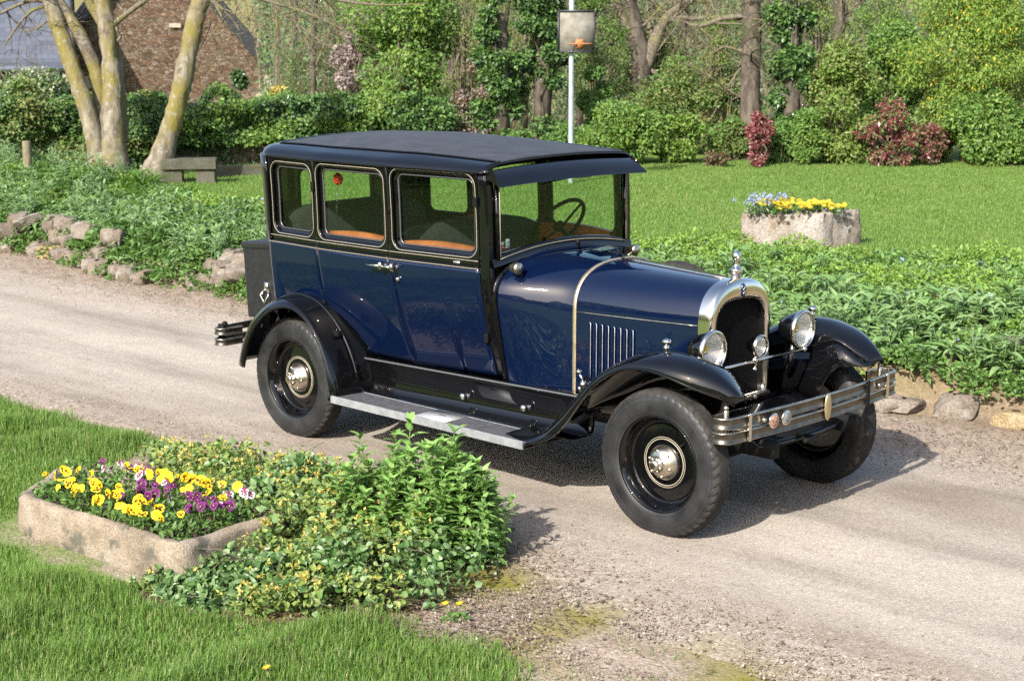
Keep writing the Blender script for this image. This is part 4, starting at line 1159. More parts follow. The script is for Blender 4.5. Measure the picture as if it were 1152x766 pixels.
def branchy(mb, start, direction, length, r0, r, depth=3, sides=5, spread_=.6, n_kids=4, gravity=.0, pts_out=None, taper=.35, wiggle=.12):
    """a limb that forks"""
    k = max(4, int(6 - (3 - depth)))
    P = [np.array(start, float)]; d = norm(np.array(direction, float))
    for i in range(k):
        d = norm(d + r.normal(size=3) * wiggle + [0, 0, -gravity])
        P.append(P[-1] + d * length / k)
    P = np.array(P)
    mb.tube(P, np.linspace(r0, r0 * taper, len(P)), sides, cap=False)
    if pts_out is not None and depth <= 1: pts_out += list(P[2:])
    if depth <= 0: return
    for j in range(n_kids):
        t = r.uniform(.3, 1.0); i = min(int(t * k), k - 1)
        base = P[i] + (P[i+1] - P[i]) * (t * k - i if i < k - 1 else .5)
        dd = norm(norm(P[i+1] - P[i]) + rand_dir(1, r)[0] * spread_)
        branchy(mb, base, dd, length * r.uniform(.45, .7), max(r0 * (1 - t * (1 - taper)) * .55, .004), r, depth - 1, max(3, sides - 1), spread_, n_kids, gravity, pts_out, taper, wiggle)

# leaf colours (base reflectance)
LM = dict(
 bright=leaf_mat("bright_leaf", [(0.101, 0.186, 0.029), (0.149, 0.240, 0.040), (0.196, 0.282, 0.064), (0.081, 0.144, 0.024)]),
 mid=leaf_mat("mid_leaf", [(0.068, 0.138, 0.030), (0.099, 0.193, 0.045), (0.136, 0.234, 0.053), (0.060, 0.110, 0.027)]),
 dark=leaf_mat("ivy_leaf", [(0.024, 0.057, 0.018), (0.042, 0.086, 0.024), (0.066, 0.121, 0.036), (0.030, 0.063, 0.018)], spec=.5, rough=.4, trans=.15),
 olive=leaf_mat("olive_leaf", [(0.115, 0.149, 0.036), (0.161, 0.196, 0.054), (0.196, 0.218, 0.072), (0.103, 0.115, 0.036)]),
 yellow=leaf_mat("yellow_green_leaf", [(.13, .22, .035), (.17, .26, .045), (.11, .20, .03), (.22, .27, .045)]),
 goldfl=leaf_mat("gold_flower", [(0.468, 0.336, 0.016), (0.527, 0.400, 0.024), (0.383, 0.288, 0.024)]),
 red=leaf_mat("red_leaf", [(0.112, 0.024, 0.025), (0.180, 0.038, 0.042), (0.255, 0.081, 0.077), (0.090, 0.068, 0.031), (0.300, 0.121, 0.119)], spec=.55, rough=.35, trans=.25),
 pink=leaf_mat("pale_blossom", [(0.248, 0.187, 0.177), (0.303, 0.244, 0.224), (0.209, 0.156, 0.140)]),
 cream=leaf_mat("cream_blossom", [(0.288, 0.300, 0.198), (0.348, 0.348, 0.252), (0.180, 0.216, 0.096)]),
 grey=leaf_mat("grey_green_leaf", [(0.131, 0.219, 0.093), (0.176, 0.281, 0.116), (0.246, 0.344, 0.171), (0.114, 0.188, 0.078)], trans=.3),
 lance=leaf_mat("lance_leaf", [(0.106, 0.193, 0.051), (0.143, 0.248, 0.074), (0.212, 0.317, 0.125), (0.091, 0.158, 0.044)], trans=.3, spec=.4),
 fresh=leaf_mat("fresh_leaf", [(0.144, 0.268, 0.062), (0.198, 0.351, 0.090), (0.278, 0.416, 0.135), (0.118, 0.208, 0.054)], trans=.4),
 strap=leaf_mat("strap_leaf", [(0.080, 0.171, 0.036), (0.120, 0.225, 0.048), (0.100, 0.189, 0.036)], trans=.4),
 ivy=leaf_mat("variegated_leaf", [(0.043, 0.099, 0.021), (0.076, 0.153, 0.038), (0.187, 0.261, 0.119), (0.111, 0.189, 0.051), (0.034, 0.077, 0.017)], spec=.45, rough=.4, trans=.25),
 lime=leaf_mat("lime_leaf", [(.16, .22, .045), (.24, .29, .08), (.11, .18, .035)], trans=.35),
 palefl=leaf_mat("pale_yellow_flower", [(0.450, 0.375, 0.075), (0.510, 0.435, 0.150), (0.413, 0.315, 0.038)]),
 redbrown=leaf_mat("red_brown_leaf", [(.16, .07, .05), (.10, .11, .04), (.20, .12, .08)]),
 blue=leaf_mat("blue_flower", [(0.192, 0.252, 0.403), (0.252, 0.300, 0.429), (0.300, 0.336, 0.429)]),
 white=leaf_mat("white_flower", [(.6, .62, .6), (.7, .7, .68)]),
 twigleaf=leaf_mat("budding_leaf", [(0.150, 0.162, 0.088), (0.112, 0.152, 0.056), (0.195, 0.209, 0.128), (0.128, 0.190, 0.056)]),
 far=leaf_mat("far_leaf", [(0.102, 0.168, 0.060), (0.132, 0.185, 0.078), (0.084, 0.151, 0.048), (0.156, 0.202, 0.108)]),
 dry=leaf_mat("dry_blade", [(.22, .20, .08), (.30, .26, .13), (.18, .19, .06)], trans=.3),
 spring=leaf_mat("spring_leaf", [(.13, .23, .03), (.17, .28, .045), (.20, .29, .06), (.10, .19, .03)], trans=.35),
 litter=leaf_mat("dead_leaf", [(0.121, 0.078, 0.046), (0.165, 0.120, 0.078), (0.077, 0.048, 0.029), (0.198, 0.162, 0.124)], trans=.1),
 grass=leaf_mat("grass_blade", [(0.081, 0.163, 0.026), (0.115, 0.214, 0.036), (0.161, 0.255, 0.052), (0.103, 0.194, 0.039), (0.218, 0.255, 0.091)], trans=.4, spec=.3),
 lawn=leaf_mat("lawn_blade", [(.105, .195, .036), (.135, .225, .042), (.165, .245, .06), (.115, .20, .04)], trans=.4, spec=.3),
)
M_bark_pale = bark_mat("lichened_bark", (.085, .07, .048), (.19, .165, .12), moss=(.135, .112, .030), lichen=(.23, .22, .185), scale=3.4, mossamt=.525)
M_bark_brown = bark_mat("brown_bark", (0.042, 0.033, 0.025), (0.102, 0.084, 0.066), moss=(0.042, 0.051, 0.018), scale=3, mossamt=.6)
M_twig = bark_mat("twig_bark", (0.078, 0.063, 0.045), (0.156, 0.132, 0.096), moss=(0.120, 0.120, 0.030), scale=8, mossamt=.58)
M_stem = simple("green_stem", (.09, .15, .04), .6)
M_soil = simple("potting_soil", (.05, .032, .02), .95, noise=(40, .5), bump=(60, .8, .01))

# ================================================================== walls and stones
M_rock = stone_mat("bank_stone", (0.078, 0.060, 0.043), (0.140, 0.112, 0.086), (0.195, 0.169, 0.140), 5, lich=(0.203, 0.188, 0.162), bumpd=.02, fine=70)
M_rock_y = stone_mat("ochre_stone", (0.140, 0.100, 0.050), (0.220, 0.165, 0.085), (0.260, 0.210, 0.130), 5, bumpd=.02)
def rock_mesh(mb, c, size, r, m=0, n=10):
    th = np.linspace(.05, math.pi - .05, n); ph = np.arange(2 * n) * math.pi / n
    T, Pn = np.meshgrid(th, ph, indexing='ij')
    d = np.stack([np.sin(T) * np.cos(Pn), np.sin(T) * np.sin(Pn), np.cos(T)], -1)
    # boxy superellipsoid chipped by a few random planes
    q = np.sign(d) * np.abs(d) ** .55; q = q / np.abs(q).max(-1, keepdims=True) ** .55
    for _ in range(7):
        pn = rand_dir(1, r)[0]; h = r.uniform(.72, 1.0)
        e = np.clip((q @ pn) - h, 0, None); q = q - e[..., None] * pn
    q = q + r.normal(size=q.shape) * .018
    q = q * np.array(size) / 2
    a = r.uniform(0, 6.28); M_ = np.array([[math.cos(a), -math.sin(a), 0], [math.sin(a), math.cos(a), 0], [0, 0, 1]])
    a2 = r.normal() * .15; M2 = np.array([[1, 0, 0], [0, math.cos(a2), -math.sin(a2)], [0, math.sin(a2), math.cos(a2)]])
    mb.grid((q.reshape(-1, 3) @ (M_ @ M2).T).reshape(q.shape) + np.array(c), m, close_v=True, flip=True)
r = np.random.default_rng(11)
def foot(x): return 2.25 + .12 * math.sin(x * .9) + .1 * math.sin(x * 2.3 + 1) + .25 * float(sstep(-4, -1, x))
mb = MB(); x = -15.0
while x < -4.2:
    w = r.uniform(.16, .38)
    for lev in range(3):
        if r.random() < (.78, .55, .35)[lev]:
            rock_mesh(mb, (x + r.uniform(-.06, .06), foot(x) + .03 + lev * .08 + r.normal() * .03, .06 + lev * .13 + r.normal() * .015), (w * 1.08, r.uniform(.2, .3), r.uniform(.15, .22)), r, int(r.random() < .06), 9)
    x += w * .93
o = mb.build("dry_stone_wall", [M_rock, M_rock_y], smooth=False); crease(o); tag(o, "low dry stone wall under the planted bank left of the car", "wall")
mb = MB(); x = -4.2
while x < 1.5:
    w = r.uniform(.14, .3)
    if r.random() < .6: rock_mesh(mb, (x, foot(x) + .05, .05 + r.normal() * .015), (w, r.uniform(.18, .26), r.uniform(.12, .2)), r, int(r.random() < .2), 9)
    x += w
o = mb.build("dry_stone_edging", [M_rock, M_rock_y], smooth=False); crease(o); tag(o, "broken row of edging stones behind the front of the car", "wall")
for px, py, sx, sy, sz, nm, mm in ((1146, 412, .26, .2, .22, "large pinkish boulder at the right edge on the bank", M_rock), (1132, 440, .24, .18, .10, "flat reddish stone jutting out of the bank foot at the right", M_rock),
        (1143, 462, .30, .22, .12, "ochre yellow stone at the foot of the bank at the far right", M_rock_y), (1016, 447, .26, .2, .12, "pale grey stone beside the far end of the front bumper", M_rock), (1100, 430, .12, .12, .09, "small brown stone under the leafy plants at the right", M_rock)):
    P = on_plane((px, py), 2, .10 + (.12 if py < 420 else 0)); mb = MB(); rock_mesh(mb, (0, 0, 0), (sx, sy, sz), r, 0, 12)
    o = mb.build("rock", mm, smooth=False); crease(o); o.location = (P[0], P[1], ground_z(P[0], P[1]) + sz * .3); tag(o, nm, "rock")

# ================================================================== stone troughs
M_trough = stone_mat("granite_trough", (.105, .085, .062), (.20, .16, .115), (.25, .215, .17), 4, lich=(.085, .078, .06), bumpd=.012, fine=110)
M_planter = stone_mat("hewn_granite", (.14, .11, .085), (.21, .18, .15), (.27, .25, .225), 4, lich=(.16, .115, .08), bumpd=.025, fine=60)
def trough(name, mats, A, B, D_, E_, zt, zb, wall, depth, seed, rough, label, cat):
    """A,B,D_,E_: plan corners in order; a hollowed stone with worn edges"""
    rr_ = np.random.default_rng(seed); C4 = np.array([A, B, D_, E_], float)[:, :2]
    def loop(inset, n=26, cr=.06):
        c = C4.mean(0); pts = []
        for i in range(4):
            p, q = C4[i], C4[(i + 1) % 4]
            for t in np.linspace(0, 1, n, endpoint=False): pts.append(p + (q - p) * t)
        Pq = np.array(pts)
        for _ in range(5 if inset == 0 else 8): Pq = .25 * np.roll(Pq, 1, 0) + .5 * Pq + .25 * np.roll(Pq, -1, 0)
        if inset:
            T = np.roll(Pq, -1, 0) - np.roll(Pq, 1, 0); T /= np.linalg.norm(T, axis=1)[:, None]
            Pq = Pq + np.column_stack([-T[:, 1], T[:, 0]]) * inset * ori
        return Pq
    ar = sum(C4[i][0] * C4[(i+1) % 4][1] - C4[(i+1) % 4][0] * C4[i][1] for i in range(4)); ori = 1 if ar > 0 else -1
    rings = []
    for ins, z in [(0.006, zb), (-.004, zb + .25 * (zt - zb)), (.0, zb + .5 * (zt - zb)), (.002, zb + .75 * (zt - zb)), (.006, zt - .03), (.014, zt - .012), (.03, zt - .002), (wall * .5, zt + .002), (wall - .02, zt - .002), (wall, zt - .014), (wall + .006, zt - .04), (wall + .01, zt - depth)]:
        Pq = loop(ins if ins != 0 else 1e-6)
        rings.append(np.column_stack([Pq, np.full(len(Pq), z)]))
    G = np.array(rings); k = G.shape[1]
    nz = rr_.normal(size=(G.shape[0], k, 3))
    for _ in range(2): nz = .25 * np.roll(nz, 1, 1) + .5 * nz + .25 * np.roll(nz, -1, 1)
    big = np.array([math.sin(i * .21 + seed) + math.sin(i * .11 + 2 * seed) for i in range(k)])
    G = G + nz * rough; G[4:10, :, 2] += big[None] * rough * .5
    mb = MB(); mb.grid(G, 0, close_v=True, flip=ori < 0)
    o = mb.build(name, mats); tag(o, label, cat)
    Pq = loop(wall + .012); c = Pq.mean(0)
    mb = MB(); mb.grid(np.array([np.column_stack([c + (Pq - c) * t, zt - .05 + .02 * np.sin(np.arange(len(Pq)) * 1.3) * (t < .99)]) for t in (1, .7, .35, .01)]), 0, close_v=True, flip=ori < 0)
    mb.build("soil", M_soil, o)
    return o, C4
zt = .19
tA, tB, tD, tE = [on_plane(q, 2, zt) for q in ((13, 556), (199, 617), (334, 573), (70, 521))]
tr1, TC = trough("stone_trough", M_trough, tA, tB, tD, tE, zt, -.03, .085, .10, 3, .006, "long shallow granite trough planted with pansies on the near grass", "trough")
def in_trough(x, y): return in_poly(x, y, [tuple(q) for q in TC])
zg = .45
q1 = on_plane((829, 276), 2, zg); q2 = on_plane((922, 281), 2, zg); q3 = on_plane((963, 277), 2, zg)
dirA = q2 - q1; back = q3 - q2
back = back / np.linalg.norm(back) * .55
tr2, TC2 = trough("stone_planter", M_planter, q1, q2, q2 + back, q1 + back * .95, zg + .33, zg - .05, .09, .12, 8, .016, "rough hewn granite planter with yellow flowers standing on the lawn", "planter")

# ================================================================== flowers
def pansy_proto(kind):
    """a flower of five overlapping petals on a nodding stem, with a few leaves"""
    root = MB(); rr_ = np.random.default_rng(abs(hash(kind)) % 1000 + 3)
    root.tube([(0, 0, -.04), (.004, 0, .03), (0, 0, .068), (-.012, 0, .078)], [.0018, .0018, .0016, .0014], 5)
    return root
PC = dict(yellow=((.80, .52, .01), (.70, .46, .015), (.05, .01, .008)), clear=((.82, .58, .02), (.78, .55, .03), (.75, .40, .02)),
          purplewhite=((.18, .03, .09), (.68, .62, .66), (.09, .012, .05)), purple=((.13, .018, .10), (.16, .03, .13), (.03, .006, .02)))
def flat(name, c, rough=.55):
    m, N, L, b = mat(name); setp(b, Base_Color=c4(c), Roughness=rough); b.inputs["Specular IOR Level"].default_value = .2
    t = N.new("ShaderNodeBsdfTranslucent"); t.inputs[0].default_value = c4(c); mx = N.new("ShaderNodeMixShader"); mx.inputs[0].default_value = .25
    L.new(b.outputs[0], mx.inputs[1]); L.new(t.outputs[0], mx.inputs[2]); L.new(mx.outputs[0], N["Material Output"].inputs[0]); return m
PM = {k: [flat(k + "_upper_petal", v[0]), flat(k + "_lower_petal", v[1]), flat(k + "_blotch", v[2]), flat("pansy_eye", (.8, .6, .05))] for k, v in PC.items()}
def petal(mb, ang, r0, R_, wide, x0, m, blotch=None, mbl=2):
    """petal in the plane x = const, centred at angle ang, slightly cupped"""
    n = 13; pts = []
    for i in range(n):
        a = (i / (n - 1) - .5) * 2
        t = a * wide
        rr_ = R_ * (1 - .16 * abs(a) ** 3) * (1 + .05 * math.sin(9 * a + ang * 3))
        pts.append((rr_, ang + t))
    def xyz(rad, th, lift): return (x0 + lift, rad * math.cos(th), rad * math.sin(th))
    V = [xyz(0, 0, 0)]; cols = [.35, .7, 1.0]
    for f, lift in zip(cols, (.001, .0035, .002 + .003 * math.sin(ang * 5))):
        for rad, th in pts: V.append(xyz(rad * f, ang + (th - ang) * (1 if f > .5 else .9), lift))
    F = []; M_ = []
    for i in range(n - 1): F.append((0, 1 + i, 2 + i)); M_.append(mbl if blotch and blotch > .3 else m)
    mb.add(V, F, np.array(M_))
    F2 = []; M2 = []
    for k in range(2):
        for i in range(n - 1):
            a = 1 + k * n + i; F2.append((a, a + n, a + n + 1, a + 1)); 
            edge = abs((i + .5) / (n - 1) - .5) < .36
            M2.append(mbl if (blotch and k == 0 and blotch > .55 and edge) else m)
    mb.add(V, [], 0) if False else None
    base = mb.n - len(V)
    mb.F.append(np.array(F2) + base); mb.M.append(np.array(M2))
def pansy(kind, name="pansy"):
    st = MB(); st.tube([(-.012, 0, -.09), (-.006, 0, -.03), (-.008, 0, -.004), (-.003, 0, 0)], [.0018, .0018, .0016, .0014], 5)
    n = 6; a = rng.random(n) * 6.28
    P = np.column_stack([-.01 + .008 * np.cos(a), .008 * np.sin(a), -.06 + .02 * rng.random(n)]); D = np.column_stack([np.cos(a), np.sin(a), .3 + 0 * a])
    root = st.build(name, M_stem)
    lf = MB(); leaves_fine(lf, P, D, np.tile([0, 0, 1.0], (n, 1)), .035, .018, 0); lf.build("leaf_sprig", LM["mid"], root)
    mb = MB()
    petal(mb, R(62), 0, .027, .85, -.003, 0); petal(mb, R(118), 0, .027, .85, -.0015, 0)
    petal(mb, R(8), 0, .026, .72, .001, 1, .6); petal(mb, R(172), 0, .026, .72, .0018, 1, .6); petal(mb, R(270), 0, .028, .95, .003, 1, .7)
    mb.sphere((.006, 0, -.001), .003, 3, 8, 5)
    mb.build("flower", PM[kind], root, smooth=False)
    return root
PX = dict(
 yellow=[(205,215),(235,190),(255,240),(270,265),(290,195),(335,210),(355,265),(425,280),(440,255),(490,190),(540,190),(600,195),(640,190),(655,220),(690,195),(720,215),(740,235),(770,255),(800,225),(825,235),(505,350),(525,310),(560,310),(590,335),(670,355),(640,420),(815,295),(365,250)],
 clear=[(340,315),(470,335),(420,365),(250,210),(500,300),(680,265),(555,215),(700,260),(880,255),(580,360),(225,230)],
 purplewhite=[(440,160),(455,172),(520,150),(515,215),(530,205),(610,240),(625,295),(850,285),(850,330),(930,285)],
 purple=[(480,140),(365,170),(575,280),(735,305),(780,300),(700,335),(510,275),(640,250),(620,262),(700,290),(950,350),(580,150)])
PLAB = dict(yellow="golden yellow pansy with a dark blotched face in the granite trough", clear="plain clear yellow pansy without blotch in the granite trough",
            purplewhite="pansy with white lower and wine purple upper petals in the granite trough", purple="small all purple pansy in the granite trough")
for kind, extra in (("yellow", 34), ("clear", 16), ("purplewhite", 10), ("purple", 16)):
    for _ in range(extra):
        b0 = PX[kind][int(rng.integers(len(PX[kind])))]; PX[kind].append((b0[0] + rng.normal() * 34, b0[1] + rng.normal() * 18))
for kind, L_ in PX.items():
    proto = None
    for (cx_, cy_) in L_:
        P = on_plane((cx_ / 3.29, 470 + cy_ / 3.29), 2, .262 + .015 * rng.random())
        c = TC.mean(0)
        for _ in range(12):
            q = c + (P[:2] - c) * [1.16, 1.22]
            if in_trough(np.array([q[0]]), np.array([q[1]]))[0]: break
            P[:2] = P[:2] + (c - P[:2]) * .1
        o = proto if proto is None else None
        if proto is None: proto = o = pansy(kind)
        else: o = copy_tree(proto)
        o.location = P; s_ = .66 + .42 * rng.random(); o.scale = (s_,) * 3
        o.rotation_euler = (rng.normal() * .35, -.5 + rng.normal() * .42, R(-62) + rng.normal() * .85)
        tag(o, PLAB[kind], "pansy", "pansies in the near stone trough")
# foliage filling the trough
n = 5200; xy = np.column_stack([rng.uniform(TC[:, 0].min(), TC[:, 0].max(), n), rng.uniform(TC[:, 1].min(), TC[:, 1].max(), n)])
cc = TC.mean(0); xy = xy[in_trough(cc[0] + (xy[:, 0] - cc[0]) * 1.14, cc[1] + (xy[:, 1] - cc[1]) * 1.2)]
n = len(xy); P = np.column_stack([xy, .145 + .085 * rng.random(n) * (.5 + vnoise(xy[:, 0], xy[:, 1], .12, 5))])
mb = MB(); D = rand_dir(n) + [0, 0, .4]; leaves_fine(mb, P, D, rand_dir(n) * .5 + [0, 0, 1], .026 + .02 * rng.random(n), .012 + .008 * rng.random(n), 0, shape=(.1, .8, 1, .7, 0))
o = mb.build("pansy_foliage", LM["mid"]); tag(o, "low green pansy leaves filling the near stone trough", "foliage", kind="stuff")

# planter on the lawn: yellow flowers and blue forget-me-nots
def tuft_flower(mbs, c, h, w, kind, r_):
    n = 26; a = r_.random(n) * 6.28
    P = np.column_stack([r_.normal(size=n) * w * .3, r_.normal(size=n) * w * .3, r_.random(n) * h * .5]); D = np.column_stack([np.cos(a), np.sin(a), .8 + 0 * a])
    leaves(mbs[0], P + c, D, np.tile([0, 0, 1.0], (n, 1)), .06, .022)
    for i in range(14 if kind == 'y' else 7):
        q = c + np.array([r_.normal() * w * .42, r_.normal() * w * .42, h * (.6 + .4 * r_.random())])
        if kind == 'y':
            k = 9; a = np.arange(k) / k * 6.28 + r_.random(); t = rand_dir(1, r_)[0] * .35 + [.25, -.4, .8]; t = norm(t); u = norm(np.cross(t, [1, 0, 0])); v = np.cross(t, u)
            Dm = np.cos(a)[:, None] * u + np.sin(a)[:, None] * v
            m1 = MB(); leaves(m1, np.tile(q, (k, 1)), Dm + t * .2, np.tile(t, (k, 1)), .026, .016); mbs[1].append(m1)
        else:
            k = 7; D = rand_dir(k, r_); m1 = MB(); leaves(m1, q + D * .016, rand_dir(k, r_), D + [0, 0, .5], .022, .02); mbs[1].append(m1)
            mbs[0].tube([c + [0, 0, .0], q], .002, 3, 1, cap=False)
ct = TC2.mean(0)
protos = []
for i, (px, py) in enumerate([(866, 231), (876, 229), (886, 233), (893, 231), (902, 234), (911, 234), (920, 232), (930, 233), (940, 235), (872, 235)]):
    P = on_plane((px, py + 8), 2, zg + .31); mbs = (MB(), []); tuft_flower(mbs, np.zeros(3), .12, .16, 'y', rng)
    o = mbs[0].build("yellow_bedding_plant", LM["mid"]); [f_.build("flower", LM["goldfl"], o, smooth=False) for f_ in mbs[1]]; o.location = P
    tag(o, "bushy yellow flowered bedding plant in the granite planter on the lawn", "flower", "yellow flowers in the planter on the lawn")
for i, (px, py) in enumerate([(845, 226), (853, 220), (862, 228), (872, 218), (882, 224), (850, 232)]):
    P = on_plane((px, 242), 2, zg + .30); mbs = (MB(), []); tuft_flower(mbs, np.zeros(3), .2, .16, 'b', rng)
    o = mbs[0].build("forget_me_not", [LM["grey"], M_stem]); [f_.build("flower", LM["blue"], o, smooth=False) for f_ in mbs[1]]; o.location = P
    tag(o, "pale blue forget-me-not at the left end of the planter on the lawn", "flower", "forget-me-nots in the planter on the lawn")

# ================================================================== near bed: ground cover and tall plant
def mound(x, y):
    """plant height over the near bed"""
    return .10 + .16 * np.exp(-(((x + .75) / .55) ** 2 + ((y + 1.9) / .55) ** 2)) + .17 * np.exp(-(((x + 1.35) / .6) ** 2 + ((y + 1.75) / .33) ** 2)) + .10 * np.exp(-(((x + 2.3) / .5) ** 2 + ((y + 1.72) / .2) ** 2))
n = 46000; xy = np.column_stack([rng.uniform(-3.1, .1, n), rng.uniform(-3.0, -1.1, n)])
xw = xy[:, 0] + .2 * (vnoise(xy[:, 0], xy[:, 1], .25, 71) - .5); yw = xy[:, 1] + .2 * (vnoise(xy[:, 0], xy[:, 1], .25, 72) - .5)
thin = vnoise(xy[:, 0], xy[:, 1], .16, 73)
k = in_poly(xw, yw, BED) & ~(in_trough(xy[:, 0], xy[:, 1])) & (rng.random(n) < np.clip(1.3 - 1.0 * sstep(-.75, -.15, xy[:, 0] + .4 * (xy[:, 1] + 2)), .05, 1)) & (thin > .2)
# a little of the creeper laps over the trough's right end
n2 = 420; q = np.column_stack([rng.uniform(-1.5, -1.0, n2), rng.uniform(-2.3, -1.7, n2)]); 
xy = np.concatenate([xy[k], q]); n = len(xy)
H = mound(xy[:, 0], xy[:, 1]) * (.35 + .65 * sstep(-3.0, -2.45, xy[:, 1] + .25 * np.clip(xy[:, 0] + 1.0, 0, 1))) * (.45 + .75 * vnoise(xy[:, 0], xy[:, 1], .16, 74) + .5 * vnoise(xy[:, 0], xy[:, 1], .06, 76))
u = rng.random(n) ** .7
z = height(xy[:, 0], xy[:, 1]) + H * u
it = in_trough(xy[:, 0], xy[:, 1]); z = np.where(it, .17 + .09 * u, z)
P = np.column_stack([xy, z]); D = rand_dir(n) * [1, 1, .7] + [.1, -.15, .15]; Nn = rand_dir(n) * .95 + [.1, -.3, .8]
lime = (vnoise(xy[:, 0], xy[:, 1], .35, 75) > .56) & (rng.random(n) < .75) | (xy[:, 1] > -1.85) & (rng.random(n) < .45) & (xy[:, 0] < -1.0)
mb = MB(); sel = ~lime
Ls = .026 + .026 * rng.random(n) ** 1.3
leaves_fine(mb, P[sel], D[sel], Nn[sel], Ls[sel], Ls[sel] * .72, 0, droop=.3, shape=(.35, 1.0, .9, .5, 0))
leaves_fine(mb, P[lime], D[lime], Nn[lime], Ls[lime] * .8, Ls[lime] * .5, 1, droop=.3, shape=(.35, 1.0, .9, .5, 0))
for i in range(130):   # trailing stems
    j = rng.integers(n); a = rng.random() * 6.28; c = P[j].copy(); q = [c]
    for t in range(4): c = c + np.array([math.cos(a + rng.normal() * .4), math.sin(a + rng.normal() * .4), rng.normal() * .2]) * .06; c[2] = max(c[2], .02); q.append(c)
    mb.tube(q, .002, 4, 2, cap=False)
nf = 420; top = np.where(u > .72)[0]; j = rng.choice(top, nf, p=None)
sel_ = (lime[j]) | (rng.random(nf) < .25)
for jj in j[sel_]:
    c = P[jj] + [0, 0, .03]; k = 6; leaves(mb, np.tile(c, (k, 1)) + rand_dir(k) * .006, rand_dir(k) + [0, -.2, .3], rand_dir(k) + [0, 0, .5], .022, .013, 3)
o = mb.build("ground_cover", [LM["ivy"], LM["lime"], M_twig, LM["palefl"]], smooth=False); tag(o, "variegated creeping ground cover with small yellow flowers beside the trough", "ground cover", kind="stuff")
# tall leafy plant
tp = empty("tall_leafy_plant", (-.62, -1.72, 0)); tp.scale = (1.06, 1.06, 1.12); tag(tp, "tall clump of fresh green upright leafy stems at the end of the near bed", "plant")
def stem_proto(h, r_):
    lean = r_.normal(size=2) * .05; pts = [np.array([lean[0] * t * t, lean[1] * t * t, h * t]) for t in np.linspace(0, 1, 7)]
    mb = MB(); mb.tube(pts, np.linspace(.0045, .002, 7), 5, cap=False); st = mb.build("stem", M_stem, tp)
    lf = MB(); P = []; D = []; Ls = []
    a = r_.random() * 6.28; t = .12
    while t < 1.0:
        i = min(int(t * 6), 5); c = pts[i] + (pts[i+1] - pts[i]) * (t * 6 - i)
        for s in (0, math.pi):
            aa = a + s + r_.normal() * .2; P.append(c); D.append((math.cos(aa), math.sin(aa), .35 + .55 * t)); Ls.append((.105 + .035 * r_.random()) * (1 - .40 * t))
        a += math.pi / 2; t += .085 - .03 * t
    for q in range(5):
        aa = r_.random() * 6.28; P.append(pts[-1]); D.append((math.cos(aa) * .5, math.sin(aa) * .5, 1)); Ls.append(.065)
    Ls = np.array(Ls); leaves_fine(lf, P, D, np.tile([0, 0, 1.0], (len(P), 1)), Ls, Ls * .42, 0, droop=.45 * np.ones(len(P)), shape=(.25, .95, 1.0, .6, 0))
    lf.build("foliage", LM["fresh"], st); return st
sp = [stem_proto(h, rng) for h in (.34, .40, .44, .47, .50)]
for i in range(84):
    a = rng.random() * 6.28; rad = math.sqrt(rng.random()); x, y = rad * .36 * math.cos(a), rad * .27 * math.sin(a)
    x, y = x * .92 + y * .3, y * .95 + .1 * x
    o = sp[i] if i < 5 else copy_tree(sp[i % 5], tp)
    o.location = (x, y, 0); s_ = (1.05 - .35 * rad ** 2) * (.9 + .2 * rng.random()); o.scale = (s_,) * 3; o.rotation_euler = (-y * .5 + rng.normal() * .05, x * .6 + rng.normal() * .05, rng.random() * 6.28)
# two little buttercups by the bed and one in the grass
for i, (px, py, lab) in enumerate(((501, 680, "yellow buttercup in bare earth below the near bed, left of the pair"), (517, 680, "yellow buttercup in bare earth below the near bed, right of the pair"), (300, 752, "lone yellow buttercup in the long grass at the bottom"))):
    P = on_plane((px, py), 2, .07); mb = MB(); mb.tube([(0, 0, -.07), (.003, 0, 0)], .0018, 4); o = mb.build("buttercup", M_stem)
    mb = MB(); k = 6; a = np.arange(k) / k * 6.28; leaves(mb, np.zeros((k, 3)), np.column_stack([np.cos(a), np.sin(a), .45 + 0 * a]), np.tile([0, 0, 1.0], (k, 1)), .022, .02); mb.build("flower", LM["goldfl"], o, smooth=False)
    mb = MB(); k = 9; a = rng.random(k) * 6.28; leaves_fine(mb, np.column_stack([0 * a, 0 * a, -.065 + 0 * a]), np.column_stack([np.cos(a), np.sin(a), .4 + 0 * a]), np.tile([0, 0, 1.0], (k, 1)), .05, .03); mb.build("leaf_rosette", LM["mid"], o, smooth=False)
    o.location = P; o.rotation_euler = (.3, -.1, 0); tag(o, lab, "buttercup")

# ================================================================== grass
def blades(P, h, w, lean, m=0, r_=rng):
    n = len(P); a = r_.random(n) * 6.28; f = np.column_stack([np.cos(a), np.sin(a), 0 * a]); s = np.column_stack([-np.sin(a), np.cos(a), 0 * a])
    h = np.broadcast_to(h, (n,))[:, None]; w = np.broadcast_to(w, (n,))[:, None]; l = (lean * np.abs(r_.normal(size=n)))[:, None]
    up = np.array([0, 0, 1.0])
    mid = P + up * h * .55 + f * h * l * .3; tip = P + up * h * (1 - .25 * np.minimum(l, 1.5)) + f * h * l
    V = np.stack([P - s * w / 2, P + s * w / 2, mid + s * w * .4, mid - s * w * .4, tip], 1).reshape(-1, 3)
    i = np.arange(n)[:, None] * 5
    mb = MB(); mb.n = 0
    mb.V.append(V); mb.n = len(V)
    mm = np.full(n, m) if np.isscalar(m) else m
    mb.F += [i + np.array([[0, 1, 2, 3]]), i + np.array([[3, 2, 4]])]; mb.M += [mm, mm]
    return mb
